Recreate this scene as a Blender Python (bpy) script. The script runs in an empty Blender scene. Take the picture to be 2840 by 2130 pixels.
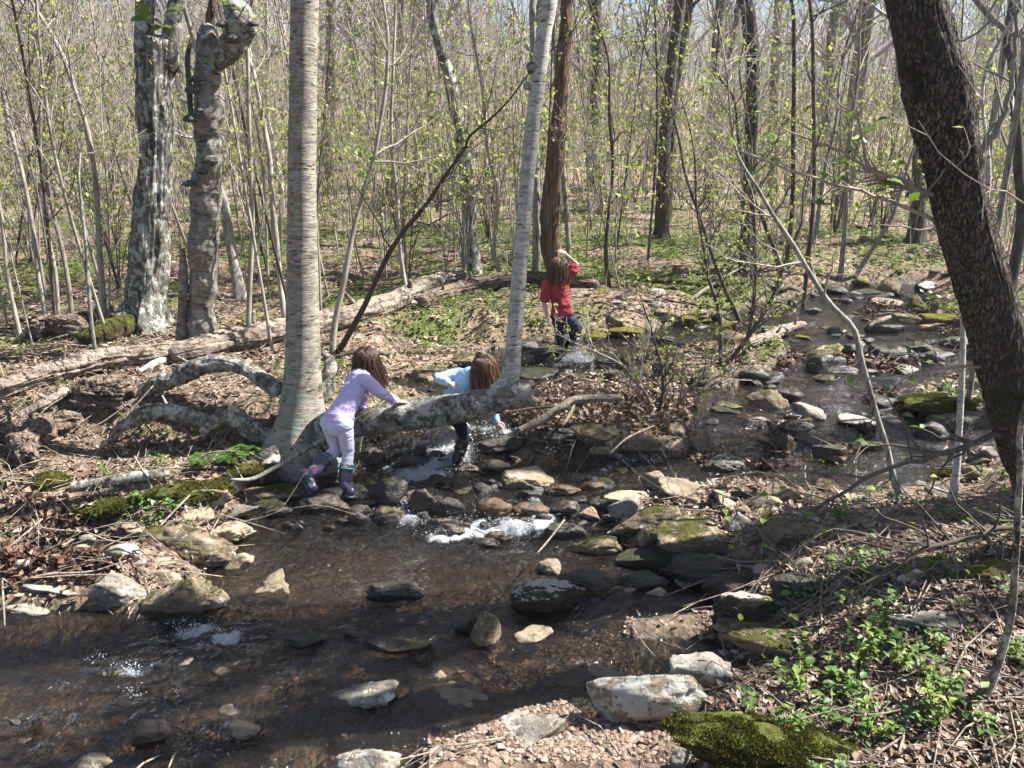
import bpy, bmesh, math
import numpy as np
from mathutils import Vector

# ------------------------------------------------------------------ camera, sky, sun
SC = bpy.context.scene
F, CX, CY = 2230.0, 1420.0, 1065.0          # photograph's focal length and centre, in its own pixels
H = 2.9
PITCH = math.radians(16.13)
cam_d = bpy.data.cameras.new('camera')
cam_d.sensor_width = 36.0
cam_d.lens = F / 2840 * 36
cam_d.clip_start = 0.05
cam_d.clip_end = 600
cam = bpy.data.objects.new('camera', cam_d)
cam.location = (0, 0, H)
cam.rotation_euler = (math.pi / 2 - PITCH, 0, 0)
SC.collection.objects.link(cam)
SC.camera = cam

SUN_AZ, SUN_EL = math.radians(78), math.radians(50)
world = bpy.data.worlds.new('World')
SC.world = world
world.use_nodes = True
wn = world.node_tree
sky = wn.nodes.new('ShaderNodeTexSky')
sky.sky_type = 'NISHITA'
sky.sun_disc = False
sky.sun_elevation = SUN_EL
sky.sun_rotation = SUN_AZ
sky.air_density = 1.0
sky.dust_density = 1.2
wn.nodes['Background'].inputs['Strength'].default_value = 0.05
wn.links.new(sky.outputs[0], wn.nodes['Background'].inputs['Color'])
sun_d = bpy.data.lights.new('sun', 'SUN')
sun_d.energy = 5.0
sun_d.angle = math.radians(0.5)
sun_d.color = (1.0, 0.965, 0.90)
sun = bpy.data.objects.new('sun', sun_d)
SUN_DIR = Vector((math.sin(SUN_AZ) * math.cos(SUN_EL), math.cos(SUN_AZ) * math.cos(SUN_EL), math.sin(SUN_EL)))
sun.rotation_euler = SUN_DIR.to_track_quat('Z', 'Y').to_euler()
sun.location = (12, 4, 20)
SC.collection.objects.link(sun)
SC.view_settings.view_transform = 'Standard'
SC.view_settings.look = 'None'
SC.view_settings.exposure = 1.75
SC.view_settings.gamma = 1.0
SC.view_settings.use_curve_mapping = False
SC.cycles.max_bounces = 6
SC.cycles.diffuse_bounces = 2
SC.cycles.glossy_bounces = 2
SC.cycles.transmission_bounces = 2
SC.cycles.transparent_max_bounces = 8
SC.cycles.caustics_reflective = False
SC.cycles.caustics_refractive = False
SC.cycles.sample_clamp_indirect = 4.0

# ------------------------------------------------------------------ small maths
SP, CP = math.sin(PITCH), math.cos(PITCH)

def ray(px, py):
    x = (px - CX) / F; u = -(py - CY) / F
    return np.array([x, CP + u * SP, -SP + u * CP])

def at(px, py, Y):
    """the point seen at a pixel of the photograph, Y metres in front of the camera"""
    d = ray(px, py)
    return np.array([0, 0, H]) + d * (Y / d[1])

def depth_of(p):
    return p[1] * CP - (p[2] - H) * SP

def project(p):
    dz = depth_of(p)
    return CX + F * p[0] / dz, CY - F * (p[1] * SP + (p[2] - H) * CP) / dz

def _h(ix, iy, iz, seed):
    n = (ix.astype(np.int64) * 374761393 + iy.astype(np.int64) * 668265263 + iz.astype(np.int64) * 2147483647 + seed * 974634777) & 0xffffffff
    n = ((n ^ (n >> 13)) * 1274126177) & 0xffffffff
    n = ((n ^ (n >> 15)) * 2246822519) & 0xffffffff
    n = n ^ (n >> 16)
    return n / 4294967295.0 * 2 - 1

def vnoise(p, seed=0):
    p = np.asarray(p, float)
    i = np.floor(p); f = p - i
    f = f * f * (3 - 2 * f)
    i = i.astype(np.int64)
    out = 0
    for dx in (0, 1):
        wx = f[:, 0] if dx else 1 - f[:, 0]
        for dy in (0, 1):
            wy = f[:, 1] if dy else 1 - f[:, 1]
            for dz in (0, 1):
                wz = f[:, 2] if dz else 1 - f[:, 2]
                out = out + wx * wy * wz * _h(i[:, 0] + dx, i[:, 1] + dy, i[:, 2] + dz, seed)
    return out

def fbm(p, octs=4, seed=0, gain=.5):
    p = np.asarray(p, float); a = 1; s = 0
    for k in range(octs):
        s = s + a * vnoise(p * (2 ** k), seed + k * 17); a *= gain
    return s

def fbm2(x, y, sc, octs=4, seed=0):
    return fbm(np.stack([np.asarray(x) * sc, np.asarray(y) * sc, np.zeros_like(x) + .37], 1), octs, seed)

def norm(v):
    v = np.asarray(v, float)
    return v / np.maximum(np.linalg.norm(v, axis=-1, keepdims=True), 1e-9)

def smooth(x, a, b):
    t = np.clip((x - a) / (b - a), 0, 1)
    return t * t * (3 - 2 * t)

# ------------------------------------------------------------------ the stream and the ground
def W(y, x=0.0):
    """level of the water, a stepped bed that rises upstream; the right-hand channel climbs more evenly"""
    y = np.asarray(y, float); x = np.asarray(x, float)
    r = smooth(x, .5, 1.6)
    return .13 * smooth(y, 5.55, 6.05) + .27 * ((1 - r) * smooth(y, 6.75, 7.2) + r * np.clip((y - 6.3) / 4.0, 0, 1)) + np.clip(y - 7.2, 0, None) * .047

def on_w(px, py):
    d = ray(px, py)
    ys = np.linspace(2, 30, 2801)
    z = H + d[2] / d[1] * ys
    w = W(ys, d[0] / d[1] * ys)
    k = np.argmax(z < w) if (z < w).any() else len(ys) - 1
    return np.array([d[0] / d[1] * ys[k], ys[k]])

WATER = [[(-900, 1740), (0, 1690), (240, 1690), (390, 1705), (480, 1640), (590, 1570), (640, 1500), (680, 1420), (640, 1370), (760, 1330), (850, 1290), (930, 1215), (1010, 1190), (1180, 1170), (1230, 1120),
          (1120, 1105), (1050, 1085), (1060, 1055), (1200, 1035), (1330, 1005), (1360, 970), (1480, 948), (1600, 945), (1750, 930), (1850, 900), (2000, 872), (2100, 845), (2250, 812), (2400, 782), (2560, 790),
          (2560, 840), (2700, 940), (2950, 1050), (2950, 1300), (2700, 1290), (2560, 1345), (2300, 1375), (2120, 1350), (1960, 1350), (1720, 1410), (1700, 1480), (1800, 1570), (2000, 1640), (2020, 1700), (1930, 1700), (1740, 1725), (1730, 1765), (1960, 1775),
          (2045, 1800), (2040, 1850), (1960, 1900), (1760, 1975), (1640, 2000), (1560, 1935), (1480, 1960), (1320, 2040), (1200, 2085), (1160, 2200), (-900, 2300)],
         [(60, 1520), (230, 1480), (330, 1500), (360, 1540), (200, 1560), (90, 1560)]]
ISLANDS = [[(1400, 1150), (1480, 1105), (1650, 1078), (1850, 1075), (1930, 1120), (1880, 1225), (1700, 1260), (1460, 1235)],
           [(1790, 1000), (1900, 968), (2060, 935), (2150, 930), (2190, 970), (2150, 1020), (2050, 1075), (1960, 1070), (1860, 1050)],
           [(2540, 1085), (2640, 1065), (2800, 1080), (2800, 1180), (2600, 1180)]]
BARS = [[(1740, 1700), (1990, 1690), (2020, 1770), (1900, 1830), (1690, 1790)], [(1150, 2300), (1250, 2060), (1560, 1930), (1700, 1985), (1960, 2000), (1960, 2300)],
        [(1100, 960), (1330, 930), (1350, 1000), (1050, 1060)], [(2180, 1340), (2740, 1330), (2700, 1430), (2250, 1430)]]

def sdf(x, y, poly):
    P = np.array(poly); inside = np.zeros(len(x), bool); dd = np.full(len(x), 1e9)
    n = len(P)
    for i in range(n):
        ax, ay = P[i]; bx, by = P[(i + 1) % n]
        ex, ey = bx - ax, by - ay
        t = np.clip(((x - ax) * ex + (y - ay) * ey) / (ex * ex + ey * ey + 1e-12), 0, 1)
        dd = np.minimum(dd, (x - ax - t * ex) ** 2 + (y - ay - t * ey) ** 2)
        if abs(ey) > 1e-9:
            c = ((ay > y) != (by > y)) & (x < ex * (y - ay) / ey + ax)
            inside ^= c
    dd = np.sqrt(dd)
    return np.where(inside, dd, -dd)

WATER_W = [[on_w(*q) for q in p] for p in WATER]
ISLANDS_W = [[on_w(*q) for q in p] for p in ISLANDS]
BARS_W = [[on_w(*q) for q in p] for p in BARS]

def stream(x, y):
    s = np.full(len(x), -1e9)
    for p in WATER_W: s = np.maximum(s, sdf(x, y, p))
    for p in ISLANDS_W: s = np.minimum(s, -sdf(x, y, p))
    s = s + .05 * fbm2(x, y, 3.1, 3, 5)
    return s

BF = at(838, 1225, 6.98)

def ground(x, y):
    x = np.atleast_1d(np.asarray(x, float)); y = np.atleast_1d(np.asarray(y, float))
    s = np.full(len(x), -50.0)
    near = (y < 17) & (y > -1) & (np.abs(x) < 14)
    if near.any(): s[near] = stream(x[near], y[near])
    bar = np.full(len(x), -9.0)
    if near.any():
        for p in BARS_W: bar[near] = np.maximum(bar[near], sdf(x[near], y[near], p))
        for p in ISLANDS_W: bar[near] = np.maximum(bar[near], sdf(x[near], y[near], p) - .12)
    lo = smooth(bar, -.15, .15)
    w = W(y, x)
    b = np.clip(-s, 0, 60)
    amp = (.26 + .12 * smooth(x, 1.0, 2.5) * (1 - smooth(y, 4.5, 6.5))) * (1 - lo) + .045 * lo
    land = .012 + amp * (1 - np.exp(-b / .30)) + .035 * np.clip(b, 0, 3) * (1 - lo)
    sat = 1 - np.exp(-b / .25)
    land = land + sat * (1 - .7 * lo) * (.085 * fbm2(x, y, .9, 4, 11) + .03 * fbm2(x, y, 4.0, 3, 12)) + lo * sat * .022 * fbm2(x, y, 4.5, 3, 13)
    bed = -np.minimum(.11, .02 + .45 * np.clip(s, 0, 9)) + .035 * fbm2(x, y, 3.0, 3, 14) * smooth(s, 0, .3) + .012 * fbm2(x, y, 14.0, 2, 15)
    z = w + np.where(s > 0, np.minimum(bed, -.004), land)
    far = np.clip(y - 24, 0, 46)
    z = z + .128 * far * (1 + .35 * np.clip(-x / 25, -.6, 1)) * smooth(far, 0, 14) + smooth(y, 14, 30) * .35 * fbm2(x, y, .16, 3, 16)
    d2 = (x - BF[0]) ** 2 + (y - BF[1]) ** 2
    return np.maximum(z, .36 - 1.6 * d2 + .02 * np.sin(x * 31) * np.sin(y * 27)) * (d2 < .3) + z * (d2 >= .3)

def gz(x, y): return float(ground([x], [y])[0])

def on(px, py, water=True):
    """where the ray of a pixel meets the ground (or the water)"""
    d = ray(px, py)
    ys = np.concatenate([np.linspace(2.2, 16, 1000), np.linspace(16.05, 120, 1600)])
    z = H + d[2] / d[1] * ys
    g = ground(d[0] / d[1] * ys, ys)
    if water: g = np.maximum(g, W(ys, d[0] / d[1] * ys) * (ys < 17) - 9 * (ys >= 17))
    hit = z < g
    k = int(np.argmax(hit)) if hit.any() else len(ys) - 1
    return np.array([d[0] / d[1] * ys[k], ys[k], g[k]])

# ------------------------------------------------------------------ meshes
class MB:
    def __init__(s): s.v = []; s.f = []; s.n = 0
    def add(s, v, fs, m=0):
        v = np.asarray(v, float).reshape(-1, 3)
        if not isinstance(fs, (list, tuple)): fs = [fs]
        for f in fs:
            f = np.asarray(f, np.int64)
            if len(f): s.f.append((f + s.n, m))
        s.v.append(v); s.n += len(v)
    def build(s, name, mats, parent=None, smooth=True, loc=None):
        me = bpy.data.meshes.new(name)
        v = np.concatenate(s.v)
        if loc is not None: v = v - np.asarray(loc)
        me.vertices.add(len(v)); me.vertices.foreach_set('co', v.astype(np.float32).ravel())
        idx = np.concatenate([f.ravel() for f, m in s.f])
        tot = np.concatenate([np.full(len(f), f.shape[1]) for f, m in s.f])
        mi = np.concatenate([np.full(len(f), m) for f, m in s.f])
        me.loops.add(len(idx)); me.loops.foreach_set('vertex_index', idx.astype(np.int32))
        me.polygons.add(len(tot))
        me.polygons.foreach_set('loop_start', np.concatenate([[0], np.cumsum(tot)[:-1]]).astype(np.int32))
        me.polygons.foreach_set('material_index', mi.astype(np.int32))
        me.polygons.foreach_set('use_smooth', np.full(len(tot), smooth))
        if not isinstance(mats, (list, tuple)): mats = [mats]
        for m in mats: me.materials.append(m)
        me.update(calc_edges=True)
        o = bpy.data.objects.new(name, me)
        SC.collection.objects.link(o)
        if parent is not None: o.parent = parent
        if loc is not None and parent is None: o.location = loc
        return o

def tag(o, label=None, cat=None, group=None, kind=None):
    if label: o['label'] = label
    if cat: o['category'] = cat
    if group: o['group'] = group
    if kind: o['kind'] = kind
    return o

def empty(name, loc, label, cat, group=None):
    o = bpy.data.objects.new(name, None)
    o.location = [float(q) for q in loc]; o.empty_display_size = .1
    SC.collection.objects.link(o)
    return tag(o, label, cat, group)

def resample(P, R, n):
    P = np.asarray(P, float); R = np.asarray(R, float)
    # Catmull-Rom through the control points, then n even samples
    Q = np.vstack([2 * P[0] - P[1], P, 2 * P[-1] - P[-2]])
    pts = []; rs = []
    for i in range(len(P) - 1):
        for t in np.linspace(0, 1, 12, endpoint=False):
            a, b, c, d = Q[i], Q[i + 1], Q[i + 2], Q[i + 3]
            pts.append(.5 * ((2 * b) + (c - a) * t + (2 * a - 5 * b + 4 * c - d) * t * t + (-a + 3 * b - 3 * c + d) * t ** 3))
            rs.append(R[i] * (1 - t) + R[i + 1] * t)
    pts.append(P[-1]); rs.append(R[-1])
    pts = np.array(pts); rs = np.array(rs)
    L = np.concatenate([[0], np.cumsum(np.linalg.norm(np.diff(pts, axis=0), axis=1))])
    u = np.linspace(0, L[-1], n)
    return np.stack([np.interp(u, L, pts[:, k]) for k in range(3)], 1), np.interp(u, L, rs)

def frames(P, ref=None):
    T = norm(np.gradient(P, axis=0))
    a = np.array([1., 0, 0]) if ref is None else np.asarray(ref, float)
    if ref is None and abs(T[0, 0]) > .8: a = np.array([0, 0, 1.])
    N = np.zeros_like(P)
    for i in range(len(P)):
        a = a - T[i] * (a @ T[i]); a = a / np.linalg.norm(a); N[i] = a
    return T, N, np.cross(T, N)

def tube(P, R, k=12, caps=True, disp=None, ref=None, flat=1.0):
    """swept tube; disp(i, ang, pos) gives a radial factor"""
    n = len(P)
    T, N, B = frames(P, ref)
    th = np.arange(k) / k * 2 * math.pi
    c, s = np.cos(th), np.sin(th)
    D = N[:, None] * c[None, :, None] + B[:, None] * (s * flat)[None, :, None]
    r = np.asarray(R)[:, None, None] * np.ones((n, k, 1))
    V = P[:, None] + D * r
    if disp is not None:
        fac = disp(np.repeat(np.arange(n), k), np.tile(th, n), V.reshape(-1, 3)).reshape(n, k, 1)
        V = P[:, None] + D * r * fac
    i = np.arange(n - 1)[:, None] * k; j = np.arange(k)[None]
    f = np.stack([i + j, i + (j + 1) % k, i + k + (j + 1) % k, i + k + j], -1).reshape(-1, 4)
    V = V.reshape(-1, 3)
    fs = [f]
    if caps:
        m = len(V)
        V = np.vstack([V, P[0] - T[0] * R[0] * .2, P[-1] + T[-1] * R[-1] * .3])
        j = np.arange(k)
        fs.append(np.stack([np.full(k, m), (j + 1) % k, j], 1))
        o = (n - 1) * k
        fs.append(np.stack([np.full(k, m + 1), o + j, o + (j + 1) % k], 1))
    return V, fs

def tubes(P, R, k=3):
    """many thin tubes at once: P (T,n,3), R (T,n)"""
    Tn, n = P.shape[:2]
    if Tn == 0: return np.zeros((0, 3)), []
    T = norm(np.gradient(P, axis=1))
    ax = norm(P[:, -1] - P[:, 0])
    ref = np.where(np.abs(ax[:, 2:3]) > .8, np.array([[1., 0, 0]]), np.array([[0, 0, 1.]]))
    N = norm(ref[:, None] - T * np.sum(ref[:, None] * T, -1, keepdims=True))
    B = np.cross(T, N)
    th = np.arange(k) / k * 2 * math.pi
    V = P[:, :, None] + (N[:, :, None] * np.cos(th)[:, None] + B[:, :, None] * np.sin(th)[:, None]) * R[:, :, None, None]
    t = np.arange(Tn)[:, None, None] * n * k; i = np.arange(n - 1)[None, :, None] * k; j = np.arange(k)[None, None]
    f = np.stack([t + i + j, t + i + (j + 1) % k, t + i + k + (j + 1) % k, t + i + k + j], -1).reshape(-1, 4)
    return V.reshape(-1, 3), [f]

def leaves(pos, d, nrm, L, Wd, curl=.15):
    """leaf blades of eight vertices with a folded midrib"""
    n = len(pos)
    if n == 0: return np.zeros((0, 3)), []
    d = norm(d); s = norm(np.cross(d, nrm)); u = np.cross(s, d)
    L = np.broadcast_to(L, n)[:, None]; Wd = np.broadcast_to(Wd, n)[:, None]
    cu = np.broadcast_to(curl, n)[:, None] * L
    def p(t, w, z): return pos + d * L * t + s * Wd * w + u * (z * Wd + 4 * t * (t - 1) * -cu * .6 - cu * t * t)
    V = np.stack([p(0, 0, 0), p(.32, -.5, .12), p(.32, 0, -.05), p(.32, .5, .12), p(.7, -.36, .1), p(.7, 0, -.04), p(.7, .36, .1), p(1, 0, 0)], 1)
    b = np.arange(n)[:, None] * 8
    tr = np.concatenate([b + [0, 1, 2], b + [0, 2, 3], b + [4, 7, 5], b + [5, 7, 6]])
    qd = np.concatenate([b + [1, 4, 5, 2], b + [2, 5, 6, 3]])
    return V.reshape(-1, 3), [tr, qd]

def kites(pos, d, nrm, L, Wd, fold=.2):
    n = len(pos)
    if n == 0: return np.zeros((0, 3)), []
    d = norm(d); s = norm(np.cross(d, nrm)); u = np.cross(s, d)
    L = np.broadcast_to(L, n)[:, None]; Wd = np.broadcast_to(Wd, n)[:, None]
    V = np.stack([pos, pos + d * L * .45 - s * Wd * .5 + u * Wd * fold, pos + d * L, pos + d * L * .45 + s * Wd * .5 + u * Wd * fold], 1)
    b = np.arange(n)[:, None] * 4
    return V.reshape(-1, 3), [np.concatenate([b + [0, 2, 1], b + [0, 3, 2]])]

def grow(rng, P, R, count, tmin, tmax, ang, length, n=5, up=.3, jit=.06, rf=.55, rend=.25, rmin=.002):
    """children branches of the paths P (T,m,3): returns paths (count,n,3) and radii"""
    T, m = P.shape[:2]
    wlen = np.linalg.norm(P[:, -1] - P[:, 0], axis=1); idx = rng.choice(T, count, p=wlen / wlen.sum())
    t = rng.uniform(tmin, tmax, count) * (m - 1)
    i = np.minimum(t.astype(int), m - 2); f = (t - i)[:, None]
    pos = P[idx, i] * (1 - f) + P[idx, i + 1] * f
    tan = norm(P[idx, i + 1] - P[idx, i])
    r = R[idx, i] * (1 - f[:, 0]) + R[idx, i + 1] * f[:, 0]
    q = norm(np.cross(tan, rng.normal(size=(count, 3))))
    a = np.radians(rng.uniform(ang[0], ang[1], count))[:, None]
    d = norm(np.cos(a) * tan + np.sin(a) * q)
    ln = rng.uniform(length[0], length[1], count)[:, None, None] * (1 - .45 * (t / (m - 1)))[:, None, None]
    s = np.linspace(0, 1, n)[None, :, None]
    path = pos[:, None] + d[:, None] * s * ln + np.array([0, 0, 1.]) * (up * ln) * s ** 2
    w = rng.normal(size=(count, n, 3)) * jit * ln; w[:, 0] = 0
    path = path + np.cumsum(w, 1) * .6
    rr = np.maximum(r * rf, rmin)[:, None] * np.linspace(1, rend, n)[None]
    return path, np.maximum(rr, rmin * .6)
# ------------------------------------------------------------------ materials
class NT:
    def __init__(s, name):
        s.m = bpy.data.materials.new(name); s.m.use_nodes = True
        s.t = s.m.node_tree; s.b = s.t.nodes['Principled BSDF']; s.out = s.t.nodes['Material Output']
        s.co = s.t.nodes.new('ShaderNodeTexCoord').outputs['Object']
    def n(s, typ, **kw):
        q = s.t.nodes.new(typ)
        for k, v in kw.items(): setattr(q, k, v)
        return q
    def l(s, a, b): s.t.links.new(a, b)
    def put(s, sock, v):
        if hasattr(v, 'links') or isinstance(v, bpy.types.NodeSocket): s.l(v, sock)
        else: sock.default_value = v
    def scale(s, vec, sc):
        q = s.n('ShaderNodeVectorMath', operation='MULTIPLY'); s.put(q.inputs[0], vec); q.inputs[1].default_value = sc; return q.outputs[0]
    def noise(s, sc, det=4, vec=None, rough=.6, dist=0.0):
        q = s.n('ShaderNodeTexNoise'); q.inputs['Scale'].default_value = sc; q.inputs['Detail'].default_value = det; q.inputs['Roughness'].default_value = rough
        q.inputs['Distortion'].default_value = dist
        s.l(vec if vec is not None else s.co, q.inputs['Vector']); return q.outputs['Fac']
    def voro(s, sc, vec=None, feature='F1', out='Distance'):
        q = s.n('ShaderNodeTexVoronoi', feature=feature); q.inputs['Scale'].default_value = sc
        s.l(vec if vec is not None else s.co, q.inputs['Vector']); return q.outputs[out]
    def ramp(s, fac, stops):
        q = s.n('ShaderNodeValToRGB'); e = q.color_ramp.elements
        while len(e) < len(stops): e.new(.5)
        for k, (p, c) in enumerate(stops):
            e[k].position = p; e[k].color = (c[0], c[1], c[2], 1) if isinstance(c, (tuple, list)) else (c, c, c, 1)
        s.l(fac, q.inputs[0]); return q.outputs[0]
    def mix(s, fac, a, b, blend='MIX'):
        q = s.n('ShaderNodeMixRGB', blend_type=blend); s.put(q.inputs[0], fac)
        for k, v in ((1, a), (2, b)):
            if isinstance(v, (tuple, list)): v = (v[0], v[1], v[2], 1)
            s.put(q.inputs[k], v)
        return q.outputs[0]
    def math(s, op, a, b=0.0, clamp=False):
        q = s.n('ShaderNodeMath', operation=op, use_clamp=clamp); s.put(q.inputs[0], a); s.put(q.inputs[1], b); return q.outputs[0]
    def bump(s, h, dist, strength=1.0, nrm=None):
        q = s.n('ShaderNodeBump'); q.inputs['Distance'].default_value = dist; q.inputs['Strength'].default_value = strength
        s.l(h, q.inputs['Height'])
        if nrm is not None: s.l(nrm, q.inputs['Normal'])
        return q.outputs[0]
    def up(s):
        g = s.n('ShaderNodeNewGeometry'); q = s.n('ShaderNodeSeparateXYZ'); s.l(g.outputs['True Normal'], q.inputs[0]); return q.outputs[2]
    def island(s): return s.n('ShaderNodeNewGeometry').outputs['Random Per Island']
    def objr(s): return s.n('ShaderNodeObjectInfo').outputs['Random']
    def attr(s, name): return s.n('ShaderNodeAttribute', attribute_name=name).outputs['Fac']
    def fin(s, col, rough=.9, nrm=None, spec=.3):
        s.put(s.b.inputs['Base Color'], (col[0], col[1], col[2], 1) if isinstance(col, (tuple, list)) else col); s.put(s.b.inputs['Roughness'], rough)
        s.b.inputs['Specular IOR Level'].default_value = spec
        if nrm is not None: s.l(nrm, s.b.inputs['Normal'])
        return s.m
    def leafy(s, col, tr=.35, rough=.5):
        """a thin blade: light passes through it"""
        s.fin(col, rough, spec=.35)
        t = s.n('ShaderNodeBsdfTranslucent'); s.put(t.inputs[0], col)
        m = s.n('ShaderNodeMixShader'); m.inputs[0].default_value = tr
        s.l(s.b.outputs[0], m.inputs[1]); s.l(t.outputs[0], m.inputs[2]); s.l(m.outputs[0], s.out.inputs[0])
        return s.m

M = {}
def mk_bark(name, c_dark, c_mid, c_light, vs=(26, 26, 5), lich=None, lich_amt=.5, depth=.012, moss=None, rough=.95, mossz=.55, plates=None):
    t = NT(name)
    v = t.scale(t.co, vs)
    n1 = t.noise(1.0, 6, v, .65, .4)
    n2 = t.noise(1.0, 5, t.scale(t.co, (vs[0] * .7, vs[1] * .7, vs[2] * .4)), .75, .8)
    col = t.ramp(n1, [(.3, c_dark), (.48, c_mid), (.68, c_light)])
    crack = t.ramp(n2, [(.36, .0), (.46, 1.0)])
    if plates:
        nz = t.n('ShaderNodeTexNoise'); nz.inputs['Scale'].default_value = 14; nz.inputs['Detail'].default_value = 4; t.l(t.co, nz.inputs['Vector'])
        ad = t.n('ShaderNodeVectorMath', operation='ADD'); t.l(t.scale(t.co, plates), ad.inputs[0]); t.l(t.scale(nz.outputs['Color'], (2.6, 2.6, 2.6)), ad.inputs[1])
        crack = t.math('MULTIPLY', t.ramp(t.voro(1.0, ad.outputs[0], 'DISTANCE_TO_EDGE'), [(.02, .0), (.22, 1.0)]), t.math('ADD', crack, .35), True)
    col = t.mix(crack, tuple(q * .45 for q in c_dark), col)
    big = t.noise(2.2, 5)
    if lich:
        f = t.ramp(t.noise(8.5, 8, None, .75), [(lich_amt, 0.0), (lich_amt + .05, 1.0)])
        col = t.mix(f, col, t.mix(t.noise(60, 3), tuple(q * .72 for q in lich), lich))
    if moss:
        f = t.ramp(t.noise(2.4, 6, None, .7), [(mossz, 0.0), (mossz + .08, 1.0)])
        col = t.mix(f, col, t.mix(t.noise(45, 3), tuple(q * .45 for q in moss), moss))
    col = t.mix(t.ramp(big, [(.3, .0), (.7, .35)]), col, tuple(q * .6 for q in c_mid))
    h = t.math('ADD', t.math('MULTIPLY', n1, 1.0), t.math('MULTIPLY', crack, .6))
    return t.fin(col, rough, t.bump(t.math('ADD', h, t.math('MULTIPLY', t.noise(90, 3), .25)), depth))

M['lichen_bark'] = mk_bark('lichen_bark', (.045, .04, .034), (.17, .155, .135), (.30, .285, .25), (24, 24, 6), lich=(.68, .69, .62), lich_amt=.51, depth=.03)
M['dark_bark'] = mk_bark('dark_bark', (.03, .026, .022), (.085, .075, .064), (.17, .15, .13), (26, 26, 5), lich=(.3, .3, .27), lich_amt=.64, depth=.02)
M['leaning_bark'] = mk_bark('leaning_bark', (.06, .048, .038), (.145, .12, .098), (.29, .25, .21), (45, 45, 16), depth=.035, plates=(50, 50, 11), moss=(.03, .03, .008), mossz=.55, lich=(.26, .24, .2), lich_amt=.69)
M['red_bark'] = mk_bark('red_bark', (.035, .022, .016), (.15, .095, .065), (.34, .24, .17), (46, 46, 2.2), depth=.03)
M['grey_bark'] = mk_bark('grey_bark', (.12, .11, .095), (.28, .26, .225), (.42, .40, .35), (30, 30, 9), lich=(.5, .5, .45), lich_amt=.58, depth=.006)
M['rot_wood'] = mk_bark('rot_wood', (.05, .034, .026), (.19, .14, .105), (.38, .31, .25), (9, 60, 60), depth=.02, moss=(.14, .15, .03), mossz=.62)
M['rot_log'] = mk_bark('rot_log', (.08, .058, .045), (.26, .205, .165), (.47, .39, .32), (7, 22, 22), depth=.025, moss=(.16, .17, .03), mossz=.66, lich=(.5, .45, .36), lich_amt=.6)
M['lichen_wood'] = mk_bark('lichen_wood', (.05, .042, .034), (.16, .14, .115), (.27, .25, .21), (20, 20, 20), lich=(.52, .52, .45), lich_amt=.49, depth=.02, moss=(.14, .15, .03), mossz=.63)
M['stick'] = mk_bark('stick', (.09, .07, .055), (.26, .21, .165), (.42, .36, .29), (40, 40, 40), depth=.004)

def birch(name, base, light, peel, lich=None, lz=None):
    t = NT(name)
    warp = t.noise(3.0, 4)
    wv = t.n('ShaderNodeVectorMath', operation='ADD'); t.l(t.scale(t.co, (6, 6, 48)), wv.inputs[0])
    cmb = t.n('ShaderNodeCombineXYZ'); t.l(t.math('MULTIPLY', warp, 5.0), cmb.inputs[2]); t.l(cmb.outputs[0], wv.inputs[1])
    s1 = t.noise(1.0, 6, wv.outputs[0], .75)
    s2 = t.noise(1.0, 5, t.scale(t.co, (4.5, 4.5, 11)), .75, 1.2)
    col = t.ramp(t.math('ADD', t.math('MULTIPLY', s1, .62), t.math('MULTIPLY', t.noise(9, 6, None, .75), .38)), [(.36, peel), (.44, base), (.60, light)])
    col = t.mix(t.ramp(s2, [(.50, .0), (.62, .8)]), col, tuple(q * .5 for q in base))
    dash = t.ramp(t.voro(1.0, t.scale(t.co, (9, 9, 42))), [(.20, 1.0), (.30, .0)])
    scar_shading = t.ramp(t.noise(3.4, 6, t.scale(t.co, (1, 1, 1.8)), .8, .5), [(.63, 0.0), (.67, .9)])  # bark scars plus dark patches of shading put into the colour
    col = t.mix(scar_shading, col, tuple(q * .5 for q in peel))
    dash = t.math('MULTIPLY', dash, t.ramp(t.noise(5, 3), [(.40, .0), (.55, 1.0)]))
    col = t.mix(dash, col, tuple(q * .35 for q in peel))
    if lich:
        f = t.ramp(t.noise(7, 7, None, .72), [(.50, 0.0), (.58, 1.0)])
        z = t.n('ShaderNodeSeparateXYZ'); t.l(t.co, z.inputs[0])
        lo = t.ramp(z.outputs[2], [(lz[0], 1.0), (lz[1], lz[2])])
        col = t.mix(t.math('MULTIPLY', f, lo), col, t.mix(t.noise(70, 2), tuple(q * .6 for q in lich), lich))
    h = t.math('ADD', s1, t.math('MULTIPLY', s2, .7))
    return t.fin(col, .7, t.bump(h, .012))
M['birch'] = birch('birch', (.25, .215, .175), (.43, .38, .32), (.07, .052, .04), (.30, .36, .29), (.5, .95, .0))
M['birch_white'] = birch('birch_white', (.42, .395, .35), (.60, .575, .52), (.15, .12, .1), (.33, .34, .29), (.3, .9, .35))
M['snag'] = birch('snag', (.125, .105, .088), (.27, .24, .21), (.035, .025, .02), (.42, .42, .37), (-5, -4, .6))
M['fungus'] = mk_bark('fungus', (.03, .028, .026), (.09, .085, .08), (.2, .19, .17), (12, 12, 60), depth=.006)

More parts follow.
